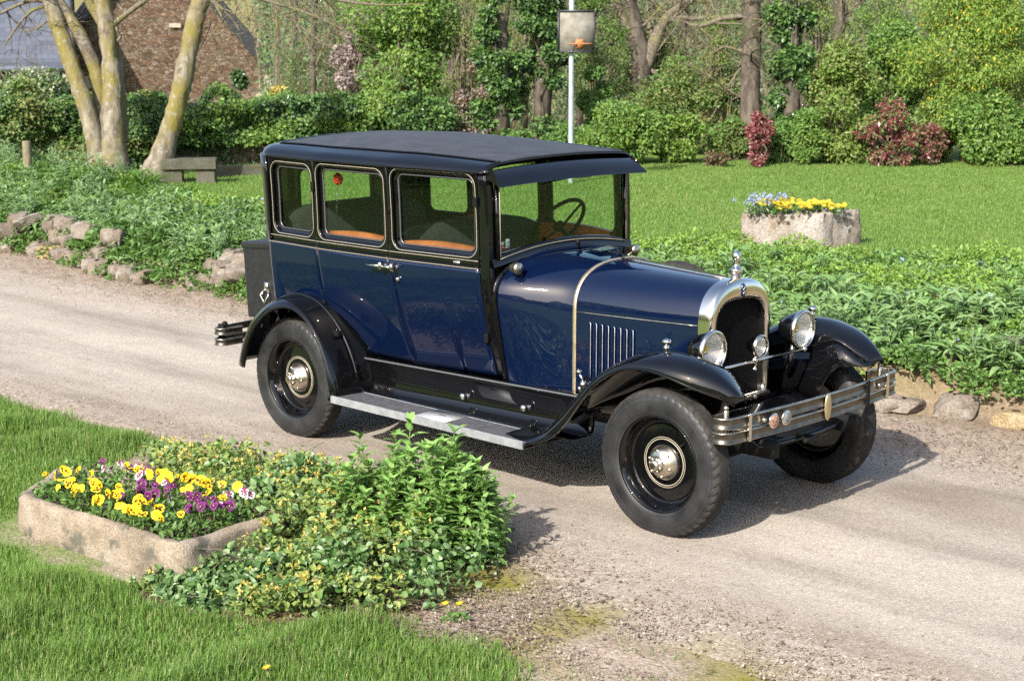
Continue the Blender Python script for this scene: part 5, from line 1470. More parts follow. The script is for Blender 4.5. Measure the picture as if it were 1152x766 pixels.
def lawn_mask(x, y):
    ne_, _ = road_edges(x)
    wob_ = .35 * (vnoise(x, y, .5, 41) - .5) + .2 * (vnoise(x, y, .13, 42) - .5)
    a = sstep(-.12, .12, (-2.42 - .1 * x) - y + wob_ * .8 - .35 * sstep(.5, 1.6, x) - np.where(x > 1.3, .3 * (x - 1.3), 0))
    b = sstep(-.1, .1, ne_ - .02 - y + wob_ * .4) * sstep(-3.15, -3.45, x + wob_)
    return np.maximum(a, b) * np.where(in_poly(x, y, BED), 0, 1)
n = 620000; x = rng.uniform(-9, 3.6, n); y = rng.uniform(-5.0, -1.2, n)
P = np.column_stack([x, y, height(x, y)]); k = in_view(P, .30); P = P[k]
mk = lawn_mask(P[:, 0], P[:, 1])
c_ = TC.mean(0); in_out = in_poly(c_[0] + (P[:, 0] - c_[0]) / 1.13, c_[1] + (P[:, 1] - c_[1]) / 1.5, [tuple(q) for q in TC])
bare = in_out * (.80 + .17 * (vnoise(P[:, 0], P[:, 1], .2, 88) > .4)) + np.exp(-(((P[:, 0] + 1.75) / .45) ** 2 + ((P[:, 1] + 3.02) / .16) ** 2)) * 1.1 + .5 * np.exp(-(((P[:, 0] + 2.7) / .3) ** 2 + ((P[:, 1] + 2.9) / .25) ** 2))
k = (rng.random(len(P)) < mk * np.clip(1 - bare, 0.03, 1)) & ~in_trough(P[:, 0], P[:, 1]); P = P[k]
tuft = vnoise(P[:, 0], P[:, 1], .28, 81); t2 = vnoise(P[:, 0], P[:, 1], .9, 82)
h = .84 * (.03 + .10 * tuft ** 1.6 * (.4 + 1.1 * t2)) * (.5 + .75 * rng.random(len(P))) * np.where(in_poly(c_[0] + (P[:, 0] - c_[0]) / 1.2, c_[1] + (P[:, 1] - c_[1]) / 1.7, [tuple(q) for q in TC]), .5, 1)
edge_near = np.exp(-((P[:, 1] + 2.6) / .3) ** 2) * 0
tn = vnoise(P[:, 0], P[:, 1], .55, 85) + .22 * rng.normal(size=len(P)); mg = np.where(tn > .66, 1, np.where(rng.random(len(P)) < .045, 2, 0))
mb = blades(P, h, .0032 + .0028 * rng.random(len(P)), .55, mg)
o = mb.build("long_grass", [LM["grass"], LM["lawn"], LM["dry"]], smooth=False); tag(o, "lush long grass in the near left corner round the trough", "grass", kind="stuff")
# sparse weeds on the gravel near the bed
n = 5000; x = rng.uniform(-.4, 2.2, n); y = rng.uniform(-2.8, -1.4, n)
k = (vnoise(x, y, .18, 91) > .63) & (rng.random(n) < .9 * sstep(-1.5, -2.2, y)); x, y = x[k], y[k]
mb = blades(np.column_stack([x, y, height(x, y)]), .018 + .02 * rng.random(len(x)), .003, .8); o = mb.build("sparse_grass", LM["grass"], smooth=False); tag(o, "sparse tufts of grass on the mossy gravel edge of the drive", "grass", kind="stuff")
# far lawn
n = 950000; x = rng.uniform(-19, 4, n); y = rng.uniform(3.6, 19.5, n)
P = np.column_stack([x, y, height(x, y)]); d = (P - CAM) @ CF
k = in_view(P, .22) & (d < 24.5); P = P[k]; d = d[k]
k = rng.random(len(P)) < sstep(bank_top(P[:, 0]) - .9, bank_top(P[:, 0]) - .2, P[:, 1]); P = P[k]
hh = .028 + .03 * vnoise(P[:, 0], P[:, 1], .5, 83) * (.5 + vnoise(P[:, 0], P[:, 1], 2.2, 84))
tn = vnoise(P[:, 0], P[:, 1], 1.1, 86) * .6 + vnoise(P[:, 0], P[:, 1], .35, 87) * .4 + .16 * rng.normal(size=len(P)); mg = np.where(tn < .36, 1, np.where(rng.random(len(P)) < .03 + .06 * (tn > .6), 2, 0))
mb = blades(P, hh * (.7 + .5 * rng.random(len(P))), .006, .6, mg); o = mb.build("lawn_grass", [LM["lawn"], LM["grass"], LM["dry"]], smooth=False); tag(o, "mown lawn grass beyond the planted bank", "lawn", kind="stuff")
# leaf litter and twigs on the verges
n = 8500; x = rng.uniform(-13, 2.0, n); y = np.where(rng.random(n) < .72, rng.normal(2.0, .28, n), rng.normal(-1.55, .25, n))
near = rng.random(n) < .2; x = np.where(near, rng.uniform(-.7, .6, n), x); y = np.where(near, rng.normal(-2.2, .3, n), y)
ok = (y > 1.2) | ((y < -1.3) & (x > -1) ); x, y = x[ok], y[ok]; n = len(x)
mb = MB(); leaves(mb, np.column_stack([x, y, height(x, y) + .008 + .012 * rng.random(n)]), rand_dir(n) * [1, 1, .15], rand_dir(n) * .35 + [0, 0, 1], .018 + .02 * rng.random(n), .007 + .009 * rng.random(n))
for i in range(420):
    j = rng.integers(n); a = rng.random() * 6.28; c = np.array([x[j], y[j], height(x[j:j+1], y[j:j+1])[0] + .012]); l = rng.uniform(.05, .16)
    mb.tube([c, c + [math.cos(a) * l * .5, math.sin(a) * l * .5, .01], c + [math.cos(a + .3) * l, math.sin(a + .3) * l, .0]], .002, 4, 1, cap=False)
o = mb.build("leaf_litter", [LM["litter"], M_twig], smooth=False); tag(o, "dry brown leaves and twigs lying along the edges of the drive", "leaf litter", kind="stuff")
# loose chippings on the drive and its margin
n = 9000; x = rng.uniform(-9, 2.6, n); side = rng.random(n)
y = np.where(side < .35, rng.normal(-1.5, .35, n), np.where(side < .7, rng.normal(1.75, .3, n), rng.uniform(-1.6, 1.8, n)))
ok = (y > -2.4) & (y < 2.3); x, y = x[ok], y[ok]
x2 = rng.uniform(-.7, 2.6, 15000); y2 = rng.normal(-1.85 - .12 * x2, .33); ok = (lawn_mask(x2, y2) < .5) & ~in_poly(x2, y2, BED) & (vnoise(x2, y2, .3, 95) > .25); x = np.concatenate([x, x2[ok]]); y = np.concatenate([y, y2[ok]]); n = len(x); s = .003 + .0055 * rng.random(n) ** 3
tet = np.array([(1, 0, -.3), (-.5, .8, -.3), (-.5, -.8, -.3), (.1, .05, .75), (.6, .6, .3), (-.7, .1, .4)])
F6 = [(0, 4, 3), (4, 1, 3), (1, 5, 3), (5, 2, 3), (2, 0, 3), (0, 1, 4), (1, 2, 5)]
a = rng.random(n) * 6.28; ca, sa = np.cos(a), np.sin(a)
V = tet[None] * s[:, None, None] * (.7 + .6 * rng.random((n, 1, 3))); V = np.stack([V[..., 0] * ca[:, None] - V[..., 1] * sa[:, None], V[..., 0] * sa[:, None] + V[..., 1] * ca[:, None], V[..., 2]], -1)
V = V + np.column_stack([x, y, height(x, y) + .014])[:, None]
mb = MB(); mb.add(V.reshape(-1, 3), (np.arange(n)[:, None, None] * 6 + np.array(F6)[None]).reshape(-1, 3))
o = mb.build("gravel", leaf_mat("chippings", [(.10, .075, .055), (.17, .135, .105), (.22, .18, .145), (.13, .09, .065), (.30, .265, .225)], rough=.8, trans=0, spec=.2), smooth=False); tag(o, "loose stone chippings scattered over the drive", "gravel", kind="stuff")

# ================================================================== the planted bank
def lance_clump(r_, n=44, L=.15, W=.040, h=.20, m="lance"):
    mb = MB(); P = []; D = []; Ls = []; dr = []
    for s in range(7):
        a0 = r_.random() * 6.28; b = np.array([math.cos(a0), math.sin(a0), 0]) * r_.random() * .10; top = b * 1.7 + [0, 0, h * (.5 + .8 * r_.random())]
        mb.tube([b, (b + top) / 2 + r_.normal(size=3) * .01, top], [.004, .0035, .002], 4, 1, cap=False)
        for q in range(n // 7 + 3):
            t = r_.random() ** .7; a = r_.random() * 6.28; P.append(b + (top - b) * t); el = .15 + .8 * t
            D.append((math.cos(a), math.sin(a), el)); Ls.append(L * (1.1 - .45 * t) * (.7 + .5 * r_.random())); dr.append(.2 + .5 * r_.random())
    Ls = np.array(Ls); leaves_fine(mb, P, D, np.tile([0, 0, 1.0], (len(P), 1)), Ls, W * Ls / L, 0, droop=np.array(dr), shape=(.2, .7, 1, .75, 0))
    return mb
def cushion(r_, n=260, rad=.2, h=.14, L=.035, W=.022):
    mb = MB(); a = r_.random(n) * 6.28; q = np.sqrt(r_.random(n)); P = np.column_stack([q * rad * np.cos(a), q * rad * np.sin(a), h * np.sqrt(1 - q ** 2 * .9) * (.55 + .45 * r_.random(n))])
    D = P * [3, 3, 1] + r_.normal(size=(n, 3)) * .25; leaves(mb, P, D, P * [1, 1, 1] + [0, 0, .25] + r_.normal(size=(n, 3)) * .1, L * (.7 + .6 * r_.random(n)), W * (.7 + .6 * r_.random(n)))
    return mb
def straps(r_, n=40, L=.34, W=.022):
    mb = MB(); a = r_.random(n) * 6.28; P = np.column_stack([.07 * np.cos(a) * r_.random(n), .07 * np.sin(a) * r_.random(n), 0 * a]); D = np.column_stack([np.cos(a) * .45, np.sin(a) * .45, 1 + 0 * a])
    leaves_fine(mb, P, D, np.column_stack([-np.cos(a), -np.sin(a), .5 + 0 * a]), L * (.6 + .5 * r_.random(n)), W, 0, droop=.5 + .7 * r_.random(n), shape=(.7, 1, 1, .9, .7, .4, 0))
    return mb
def protos(fn, k, name, mats, **kw):
    out = []
    for i in range(k):
        o = fn(rng, **kw).build(name, mats, smooth=False); out.append(o)
    return out
kinds = {}
kinds["lance"] = (protos(lance_clump, 4, "leafy_perennial", [LM["lance"], M_stem]), "lance leaved perennial", "plant", "leafy_perennial")
kinds["grey"] = (protos(lance_clump, 3, "grey_leaved_perennial", [LM["grey"], M_stem], L=.11, W=.024, h=.22, n=60), "grey green narrow leaved plant", "plant", "grey_leaved_perennial")
kinds["cushion"] = (protos(cushion, 3, "cushion_plant", [LM["spring"]]), "bright green cushion plant", "plant", "cushion_plant")
kinds["geranium"] = (protos(cushion, 3, "low_creeping_plant", [LM["mid"]], n=240, rad=.22, h=.18, L=.05, W=.042), "mid green creeping plant", "plant", "low_creeping_plant")
kinds["strap"] = (protos(straps, 2, "strap_leaved_lily", [LM["strap"]]), "arching strap leaved lily", "plant", "strap_leaved_lily")
used = {k: [0] * len(v[0]) for k, v in kinds.items()}
def put(kind, x, y, s, lab, group):
    ps = kinds[kind][0]; i = int(rng.integers(len(ps)))
    if not used[kind][i]: o = ps[i]
    else: o = ps[i].copy(); C.objects.link(o)
    used[kind][i] += 1
    o.location = (x, y, ground_z(x, y) - .01); o.rotation_euler = (rng.normal() * .08, rng.normal() * .08, rng.random() * 6.28); o.scale = (s, s, s * (.85 + .3 * rng.random()))
    tag(o, kinds[kind][1] + " " + lab, kinds[kind][2], group)
def scatter(kind, n, x0, x1, y0f, y1f, s0, s1, lab, group, mind=.12, mask=None):
    pts = []; tries = 0
    while len(pts) < n and tries < n * 60:
        tries += 1; x = rng.uniform(x0, x1); y = rng.uniform(y0f(x), y1f(x))
        if mask is not None and not mask(x, y): continue
        if any((x - a) ** 2 + (y - b) ** 2 < mind ** 2 for a, b in pts): continue
        P = np.array([[x, y, .4]])
        if not in_view(P, .03)[0]: continue
        pts.append((x, y))
    for x, y in pts: put(kind, x, y, rng.uniform(s0, s1), lab, group)
bt = lambda x: float(bank_top(x))
# right of the car
scatter("lance", 85, -4.8, .35, lambda x: foot(x) + .12, lambda x: foot(x) + 1.9, 1.0, 1.6, "on the bank behind the front of the car", "lance leaved plants behind the front of the car", .17)
scatter("cushion", 70, -5.2, .8, lambda x: foot(x) + 1.3, lambda x: bt(x) + .2, .8, 1.3, "along the lawn side of the bank right of the car", "cushion plants along the lawn edge", .2)
scatter("lance", 30, -5.5, .2, lambda x: foot(x) + 1.4, lambda x: bt(x) - .5, .6, .95, "in the upper bank below the stone planter", "lance leaved plants below the planter", .22)
scatter("geranium", 22, -3.5, .9, lambda x: foot(x) + .1, lambda x: foot(x) + 1.0, .6, 1.0, "among the stones at the right end of the bank", "creeping plants among the stones on the right", .2)
# left of the car
scatter("grey", 95, -17.5, -7.2, lambda x: foot(x) + .15, lambda x: bt(x) + (.1 if x < -12 else -.9), .95, 1.45, "on the bank left of the car", "grey leaved plants on the left bank", .25)
scatter("geranium", 95, -16.5, -5.6, lambda x: foot(x) + .15, lambda x: bt(x) - .45, .8, 1.3, "covering the bank left of the car", "creeping plants on the left bank", .22)
scatter("lance", 60, -15.5, -5.0, lambda x: foot(x) + .25, lambda x: foot(x) + 1.3, 1.0, 1.5, "over the dry stone wall left of the car", "lance leaved plants over the left wall", .25)
scatter("cushion", 60, -14.5, -6.0, lambda x: foot(x) + .9, lambda x: bt(x) - .2, .9, 1.3, "in the middle of the left bank", "cushion plants in the left bank", .25)
scatter("geranium", 48, -15.5, -4.8, lambda x: foot(x) - .06, lambda x: foot(x) + .25, .6, 1.0, "hanging over the stones of the dry wall", "creeping plants hanging over the dry wall", .16)
scatter("lance", 20, -15.0, -4.8, lambda x: foot(x) + .05, lambda x: foot(x) + .35, .75, 1.1, "hanging over the stones of the dry wall", "lance leaved plants hanging over the dry wall", .2)
scatter("cushion", 30, -13.5, -6.5, lambda x: foot(x) + .5, lambda x: foot(x) + 1.3, .9, 1.3, "halfway up the left bank", "cushion plants halfway up the left bank", .25)
for px, py in ((140, 210), (150, 214), (160, 208), (168, 214), (178, 210), (190, 214), (200, 211), (130, 213), (212, 214), (172, 204), (155, 204)):
    P = on_plane((px, py + 6), 2, .5); put("strap", P[0], P[1], rng.uniform(.95, 1.25), "in front of the leaning tree trunk", "strap leaved lilies in front of the trees")
for k, v in kinds.items():
    for i, o in enumerate(v[0]):
        if not used[k][i]: bpy.data.objects.remove(o)
# continuous low cover between the clumps
n = 128000; x = rng.uniform(-18, 4.0, n); y = rng.uniform(2.2, 6.8, n); fo_ = 2.25 + .12 * np.sin(x * .9) + .1 * np.sin(x * 2.3 + 1) + .25 * sstep(-4, -1, x)
P = np.column_stack([x, y, height(x, y)])
k = in_view(P, .4) & (y > fo_ + .12) & (y < bank_top(x) + .25 * vnoise(x, y, .4, 97)) & (vnoise(x, y, .35, 98) > np.where(x > -1.2, .42, .22) - .1 * (y - fo_ > .6)); P = P[k]; n = len(P)
P[:, 2] += .01 + .07 * rng.random(n) * (.4 + vnoise(P[:, 0], P[:, 1], .3, 99))
tone = vnoise(P[:, 0], P[:, 1], .8, 100) + .25 * rng.normal(size=n)
mi = np.where(tone < .42, 0, np.where(tone < .68, 1, 2)); mi = np.where((rng.random(n) < .10) & (P[:, 0] > -11.5) & (P[:, 0] < -6), 3, mi)
mi = np.where(rng.random(n) < .02, 4, mi)
mb = MB(); leaves(mb, P, rand_dir(n) * [1, 1, .5] + [.1, -.1, .25], rand_dir(n) * .6 + [.1, -.35, 1], .035 + .035 * rng.random(n), .018 + .02 * rng.random(n), mi)
o = mb.build("bank_cover", [LM["mid"], LM["fresh"], LM["bright"], LM["redbrown"], LM["blue"]], smooth=False); tag(o, "low mixed leaves covering the bank between road and lawn", "ground cover", kind="stuff")

# ================================================================== house
M_slate = None
def slate_mat():
    m, N, L, b = mat("slate_roof"); tc = N.new("ShaderNodeTexCoord")
    br = N.new("ShaderNodeTexBrick"); br.inputs["Scale"].default_value = 11; br.inputs["Mortar Size"].default_value = .012; br.inputs["Color1"].default_value = (.055, .062, .082, 1); br.inputs["Color2"].default_value = (.085, .092, .115, 1); br.inputs["Mortar"].default_value = (.03, .033, .042, 1)
    br.inputs["Brick Width"].default_value = .9; br.inputs["Row Height"].default_value = .55
    L.new(tc.outputs["UV"], br.inputs["Vector"]); L.new(br.outputs[0], b.inputs["Base Color"]); setp(b, Roughness=.45)
    return m
def rubble_mat():
    m, N, L, b = mat("red_rubble_wall"); tc = N.new("ShaderNodeTexCoord")
    mp = N.new("ShaderNodeMapping"); mp.inputs["Scale"].default_value = (1, 1, 1.9); L.new(tc.outputs["Object"], mp.inputs[0])
    nz = N.new("ShaderNodeTexNoise"); nz.inputs["Scale"].default_value = 3; L.new(mp.outputs[0], nz.inputs["Vector"])
    ad = N.new("ShaderNodeMixRGB"); ad.blend_type = 'ADD'; ad.inputs[0].default_value = .22; L.new(mp.outputs[0], ad.inputs[1]); L.new(nz.outputs["Color"], ad.inputs[2])
    v = N.new("ShaderNodeTexVoronoi"); v.inputs["Scale"].default_value = 8.5; L.new(ad.outputs[0], v.inputs["Vector"])
    ve = N.new("ShaderNodeTexVoronoi"); ve.feature = 'DISTANCE_TO_EDGE'; ve.inputs["Scale"].default_value = 8.5; L.new(ad.outputs[0], ve.inputs["Vector"])
    sp = N.new("ShaderNodeSeparateColor"); L.new(v.outputs["Color"], sp.inputs[0])
    rp = N.new("ShaderNodeValToRGB"); e = rp.color_ramp.elements
    cols = [(.062, .041, .028), (.115, .068, .043), (.145, .090, .058), (.13, .10, .074), (.20, .15, .108), (.085, .053, .036)]
    while len(e) < len(cols): e.new(.5)
    for i, c in enumerate(cols): e[i].position = i / (len(cols) - 1); e[i].color = c4(c)
    L.new(sp.outputs[0], rp.inputs[0])
    mr = N.new("ShaderNodeMapRange"); mr.inputs[1].default_value = .02; mr.inputs[2].default_value = .07; L.new(ve.outputs[0], mr.inputs[0])
    mx = N.new("ShaderNodeMixRGB"); mx.inputs[1].default_value = (.115, .088, .064, 1); L.new(mr.outputs[0], mx.inputs[0]); L.new(rp.outputs[0], mx.inputs[2])
    L.new(mx.outputs[0], b.inputs["Base Color"]); setp(b, Roughness=.95); b.inputs["Specular IOR Level"].default_value = .1
    bp = N.new("ShaderNodeBump"); bp.inputs["Distance"].default_value = .04; L.new(mr.outputs[0], bp.inputs["Height"]); L.new(bp.outputs[0], b.inputs["Normal"])
    return m
M_rubble = rubble_mat(); M_slate = slate_mat()
M_barge = simple("dark_board", (.022, .022, .026), .5); M_gutter = simple("zinc_gutter", (.30, .32, .35), .4, .6); M_quoin = stone_mat("pale_quoin", (0.280, 0.220, 0.170), (0.380, 0.320, 0.260), (0.450, 0.400, 0.340), 3)
hd = 40.0
house = empty("stone_house", at_depth((60, 150), hd) * [1, 1, 0] + [0, 0, -1.2]); tag(house, "red rubble stone house with slate roof behind the left hedge", "house")
O = np.array(house.location); 
ex = np.array([CR[0], CR[1], 0]); ex /= np.linalg.norm(ex); ey = np.array([-ex[1], ex[0], 0])
house.rotation_euler = (0, 0, math.atan2(ex[1], ex[0]) + R(15))
k_ = hd / FPX
def hx(px): return (px - 60) * k_ * (1.07 if px > 60 else 1.0)
def hz(py): return float(at_depth((60, py), hd)[2] - O[2])
gl, gr, ap_x = hx(56), hx(289), hx(165)
zel, zer, zap = hz(66), hz(60), hz(-96)
mb = MB(); th_ = .5
def prism(mb, pts, y0, y1, m=0):
    n = len(pts); V = [(x, y0, z) for x, z in pts] + [(x, y1, z) for x, z in pts]
    F = [tuple(range(n)), tuple(range(2 * n - 1, n - 1, -1))] + [(i + n, (i + 1) % n + n, (i + 1) % n, i) for i in range(n)]
    mb.add(V, F, m)
prism(mb, [(gl, 0), (gr, 0), (gr, zer - .65), (ap_x, zap - .35), (gl, zel - .15)], 0, 7)
mb.build("wall", M_rubble, house, smooth=False)
mb = MB(); 
def slab(mb, a, b_, y0, y1, t, m=0):
    a = np.array(a); b_ = np.array(b_); d = b_ - a; nn = np.array([-d[1], d[0]]) / np.linalg.norm(d) * t
    prism(mb, [tuple(a), tuple(b_), tuple(b_ + nn), tuple(a + nn)], y0, y1, m)
def roof_uv(o, axis_u):
    me = o.data; uv = me.uv_layers.new(name="UVMap")
    co = np.zeros(len(me.vertices) * 3); me.vertices.foreach_get("co", co); co = co.reshape(-1, 3)
    li = np.zeros(len(me.loops), int); me.loops.foreach_get("vertex_index", li)
    u = co[li][:, axis_u] * .35; v = co[li][:, 2] * .5
    uv.data.foreach_set("uv", np.column_stack([u, v]).ravel())
slab(mb, (hx(300), hz(82)), (ap_x, zap), -.25, 7.3, .12)
rfo = mb.build("roof", M_slate, house, smooth=False); roof_uv(rfo, 1)
mb = MB(); slab(mb, (ap_x, zap), (hx(50), hz(70)), -.25, 7.3, .12); rfo2 = mb.build("roof", M_slate, house, smooth=False); roof_uv(rfo2, 1)
mb = MB(); slab(mb, (hx(302), hz(82)), (ap_x, zap + .02), -.34, -.24, .34); mb.build("barge_board", M_barge, house, smooth=False)
mb = MB(); slab(mb, (ap_x, zap - .12), (hx(52), hz(74)), -.30, -.24, .2); mb.build("barge_board", M_barge, house, smooth=False)
# left wing: slope towards us
mb = MB(); zw = hz(72)
xr = .54; pv = [(-2.0, 0), (3.6, 0), (3.6, zw), (.8, zw + 2.6), (-2.0, zw)]; xl = hx(-140); V = [(xl, y, z) for y, z in pv] + [(xr - .15, y, z) for y, z in pv]
mb.add(V, [(4, 3, 2, 1, 0), (5, 6, 7, 8, 9)] + [(i, (i + 1) % 5, (i + 1) % 5 + 5, i + 5) for i in range(5)]); mb.build("wall", M_rubble, house, smooth=False)
yy0, yy1 = -2.5, .8; zr0 = hz(73); zr1 = hz(73) + (yy1 - yy0) * 1.0
mb = MB(); V = [(xl, yy0, zr0), (xr, yy0, zr0), (xr, yy1, zr1), (xl, yy1, zr1)]; V2 = [(x, y, z + .12) for x, y, z in V]
mb.add(V + V2, [(3, 2, 1, 0), (4, 5, 6, 7), (0, 1, 5, 4), (1, 2, 6, 5), (2, 3, 7, 6), (3, 0, 4, 7)]); w_ = mb.build("roof", M_slate, house, smooth=False); roof_uv(w_, 0)
mb = MB(); mb.tube([(xr + .02, yy0 - .02, zr0 + .02), (xr + .02, yy1, zr1 + .02)], .10, 4); mb.build("barge_board", M_barge, house)
mb = MB(); mb.tube([(xl, yy0 - .07, zr0 - .02), (xr, yy0 - .07, zr0 - .02)], .07, 8); mb.tube([(xr - .35, yy0 - .05, zr0 - .05), (xr - .3, yy0 + .1, zr0 - .25), (xr - .2, -2.06, zr0 - .5), (xr - .2, -2.06, .1)], .045, 8); mb.build("gutter", M_gutter, house)
mb = MB()
for i in range(7): mb.box((hx(285), -.02, hz(60) - .75 - i * .42), (.55 if i % 2 else .4, .12, .36))
mb.build("quoin", M_quoin, house, smooth=False)
for px, py, w_, h_ in ((190, 29, .28, .10), (206, 29, .20, .10), (103, 93, .42, .30)):
    mb = MB(); mb.box((hx(px), -.03, hz(py)), (w_, .1, h_)); mb.build("pale_stone", M_quoin, house, smooth=False)

# ================================================================== trees in front of the house
def px_path(pts, d): return np.array([at_depth((x, y), d + (q[0] if q else 0)) for x, y, *q in pts])
def smooth_path(P, n=24):
    P = np.asarray(P); t = np.linspace(0, len(P) - 1, n); Q = np.column_stack([np.interp(t, np.arange(len(P)), P[:, i]) for i in range(P.shape[1])])
    for _ in range(3): Q[1:-1] = .25 * Q[:-2] + .5 * Q[1:-1] + .25 * Q[2:]
    return Q
def limb(mb, pts, d, rpx, n=26, sides=14, seed=0):
    P = smooth_path(px_path(pts, d), n); rr_ = np.interp(np.linspace(0, 1, n), np.linspace(0, 1, len(rpx)), np.array(rpx) * d / FPX)
    rs = np.random.default_rng(seed); k0 = mb.n
    mb.tube(P, rr_ * (1 + .05 * rs.normal(size=n)), sides, cap=False)
    V = mb.V[-1]; V += rs.normal(size=V.shape) * rr_.mean() * .035
    return P, rr_
dt = 21.2
tree = empty("bare_tree", spot(124, dt)); tag(tree, "pale barked tree with several stems standing in the left bank", "tree")
tree_mbs = []
def tree_part(name, root, mb, m):
    o = mb.build(name, m); o.parent = root; o.matrix_parent_inverse = Matrix.Translation(-Vector(root.location)); return o
mb = MB()
limb(mb, [(124, 222), (123, 200), (124, 180), (125, 160), (126, 130), (127, 100), (124, 70), (121, 40), (116, 10), (112, -30), (110, -90)], dt, [27, 24, 17, 12, 10, 9.5, 9, 8], 40, 18, 1)
tree_part("trunk", tree, mb, M_bark_pale)
mb = MB(); limb(mb, [(113, 215), (112, 190), (110, 170), (104, 145), (95, 115), (86, 90), (76, 60), (66, 30), (55, 0), (46, -30), (38, -70)], dt - .1, [15, 12, 10, 9.5, 9, 8.5, 8], 36, 14, 2); tree_part("stem", tree, mb, M_bark_pale)
mb = MB(); limb(mb, [(118, 165, .15), (114, 130, .15), (112, 100, .1), (106, 75, .1), (96, 50), (84, 30), (72, 12), (58, -8), (40, -30)], dt, [9, 8.5, 8, 8, 7, 6.5, 6], 30, 12, 3); tree_part("stem", tree, mb, M_bark_pale)
mb = MB(); limb(mb, [(135, 160, .2), (135, 120, .2), (132, 80, .2), (126, 40, .2), (104, 10, .2), (92, -20, .2), (85, -60, .2)], dt, [10, 8, 7, 6, 6], 30, 12, 4); tree_part("stem", tree, mb, M_bark_pale)
r2 = np.random.default_rng(5)
mb = MB()
for pts, rp in (([(124, 30), (135, 22), (150, 10), (168, -2), (190, -20)], [4, 3, 2.5]), ([(50, 8), (38, 10), (25, 22), (12, 40), (4, 54)], [2.2, 1.8, 1.2, .6]), ([(52, 2), (35, 0), (15, 8), (0, 16), (-15, 20)], [2.5, 2, 1.8]),
                ([(48, -10), (20, -4), (-10, 6)], [3, 2.5, 2]), ([(60, 18), (48, 28), (40, 34), (22, 36)], [1.5, 1.2, .7]), ([(128, 50), (136, 42), (138, 36), (140, 50)], [1.6, 1.4, 1.0])):
    P, rr_ = limb(mb, pts, dt, rp, 14, 7, int(r2.integers(99)))
    for i in range(5, 14, 3): branchy(mb, P[i], rand_dir(1, r2)[0] * [1, .6, 1] + [0, 0, .2], .6, rr_[i] * .5, r2, 2, 4, .8, 3)
tree_part("branch", tree, mb, M_twig)
lt_ = empty("leaning_tree", spot(178, dt - .2)); tag(lt_, "single mossy trunk leaning to the right beside the stone bench", "tree")
mb = MB(); limb(mb, [(172, 218), (174, 200), (179, 185), (186, 165), (193, 140), (200, 115), (206, 90), (212, 60), (218, 30), (226, 0), (232, -30), (240, -80)], dt - .2, [22, 19, 14, 12, 11, 11, 10.5, 10.5, 10.5, 11, 9], 42, 18, 7)
tree_part("trunk", lt_, mb, M_bark_pale)
mb = MB()
for pts, rp in (([(230, -5), (248, 8), (262, 22), (270, 35)], [4, 2, 1.2, .6]), ([(234, -20), (270, -8), (310, 4), (345, 14), (380, 30), (400, 42)], [5, 3, 2, 1.4, .8]), ([(236, -30), (290, -20), (350, -5), (420, 8), (480, 4)], [4, 3, 2.2, 1.2, .6]), ([(240, 0), (250, 20), (256, 30)], [2, 1.2, .6]), ([(300, 0), (320, 15), (350, 40), (385, 62)], [1.6, 1.2, .8, .5])):
    P, rr_ = limb(mb, pts, dt - .2, rp, 14, 7, int(r2.integers(99)))
    for i in range(3, 14, 2): branchy(mb, P[i], rand_dir(1, r2)[0] * [1, .6, .8] + [0, 0, -.1], .7, rr_[i] * .5, r2, 2, 4, .8, 3, .05)
tree_part("branch", lt_, mb, M_twig)
# bench, post
bs = spot(214, 21.0); bench = empty("stone_bench", bs); tag(bench, "plain stone slab bench beside the leaning tree", "bench")
bench.rotation_euler = (0, 0, math.atan2(CR[1], CR[0]) + R(6))
zt_ = float(at_depth((214, 178), 21.0)[2] - bs[2]); zb_ = float(at_depth((214, 190), 21.0)[2] - bs[2])
M_bench = stone_mat("weathered_slab", (0.045, 0.042, 0.028), (0.073, 0.070, 0.049), (0.098, 0.091, 0.070), 4, lich=(0.070, 0.067, 0.035))
mb = MB(); mb.box((0, 0, (zt_ + zb_) / 2), (.70, .34, zt_ - zb_)); o = mb.build("seat", M_bench, bench); bev(o, .015)
for px in (232, 196):
    mb = MB(); mb.box(((px - 214) * 21.0 / FPX, 0, zb_ / 2 - .05), (.24, .26, zb_ + .09)); o = mb.build("leg", M_bench, bench); bev(o, .015)
ps = spot(32, 20.8); post = MB(); zt2 = float(at_depth((32, 158), 20.8)[2]); post.lathe([(.0, zt2 - ps[2]), (.048, zt2 - ps[2] - .002), (.055, zt2 - ps[2] - .015), (.058, 0), (.058, -.2)], (0, 0, 0), (0, 0, 1), 14)
o = post.build("wooden_post", bark_mat("weathered_post", (0.120, 0.100, 0.060), (0.180, 0.155, 0.100), scale=8)); o.location = ps; tag(o, "short round wooden post in front of the left hedge", "post")

# ================================================================== basketball hoop
pd = 21.0; hp = spot(642, pd); hoop = empty("basketball_stand", hp); tag(hoop, "slim grey pole with a small weathered backboard and rusty ring", "basketball hoop")
hoop.rotation_euler = (0, 0, math.atan2(CR[1], CR[0]))
kk = pd / FPX; zof = lambda py: float(at_depth((642, py), pd)[2] - hp[2])
M_pole = simple("galvanised_pole", (.30, .33, .35), .45, .3, noise=(10, .15)); M_board = simple("weathered_board", (.16, .15, .125), .9, noise=(9, .35), spec=.05); M_rust = simple("rust", (0.260, 0.100, 0.030), .8, noise=(20, .4))
mb = MB(); mb.lathe([(.036, -.3), (.034, 2), (.03, zof(-40)), (0, zof(-40) + .01)], (0, 0, 0), (0, 0, 1), 14); mb.build("pole", M_pole, hoop)
mb = MB(); mb.box((.055, -.06, (zof(13) + zof(58)) / 2), (39 * kk, .025, zof(13) - zof(58))); o = mb.build("backboard", M_board, hoop)
mb = MB(); w2 = 39 * kk / 2
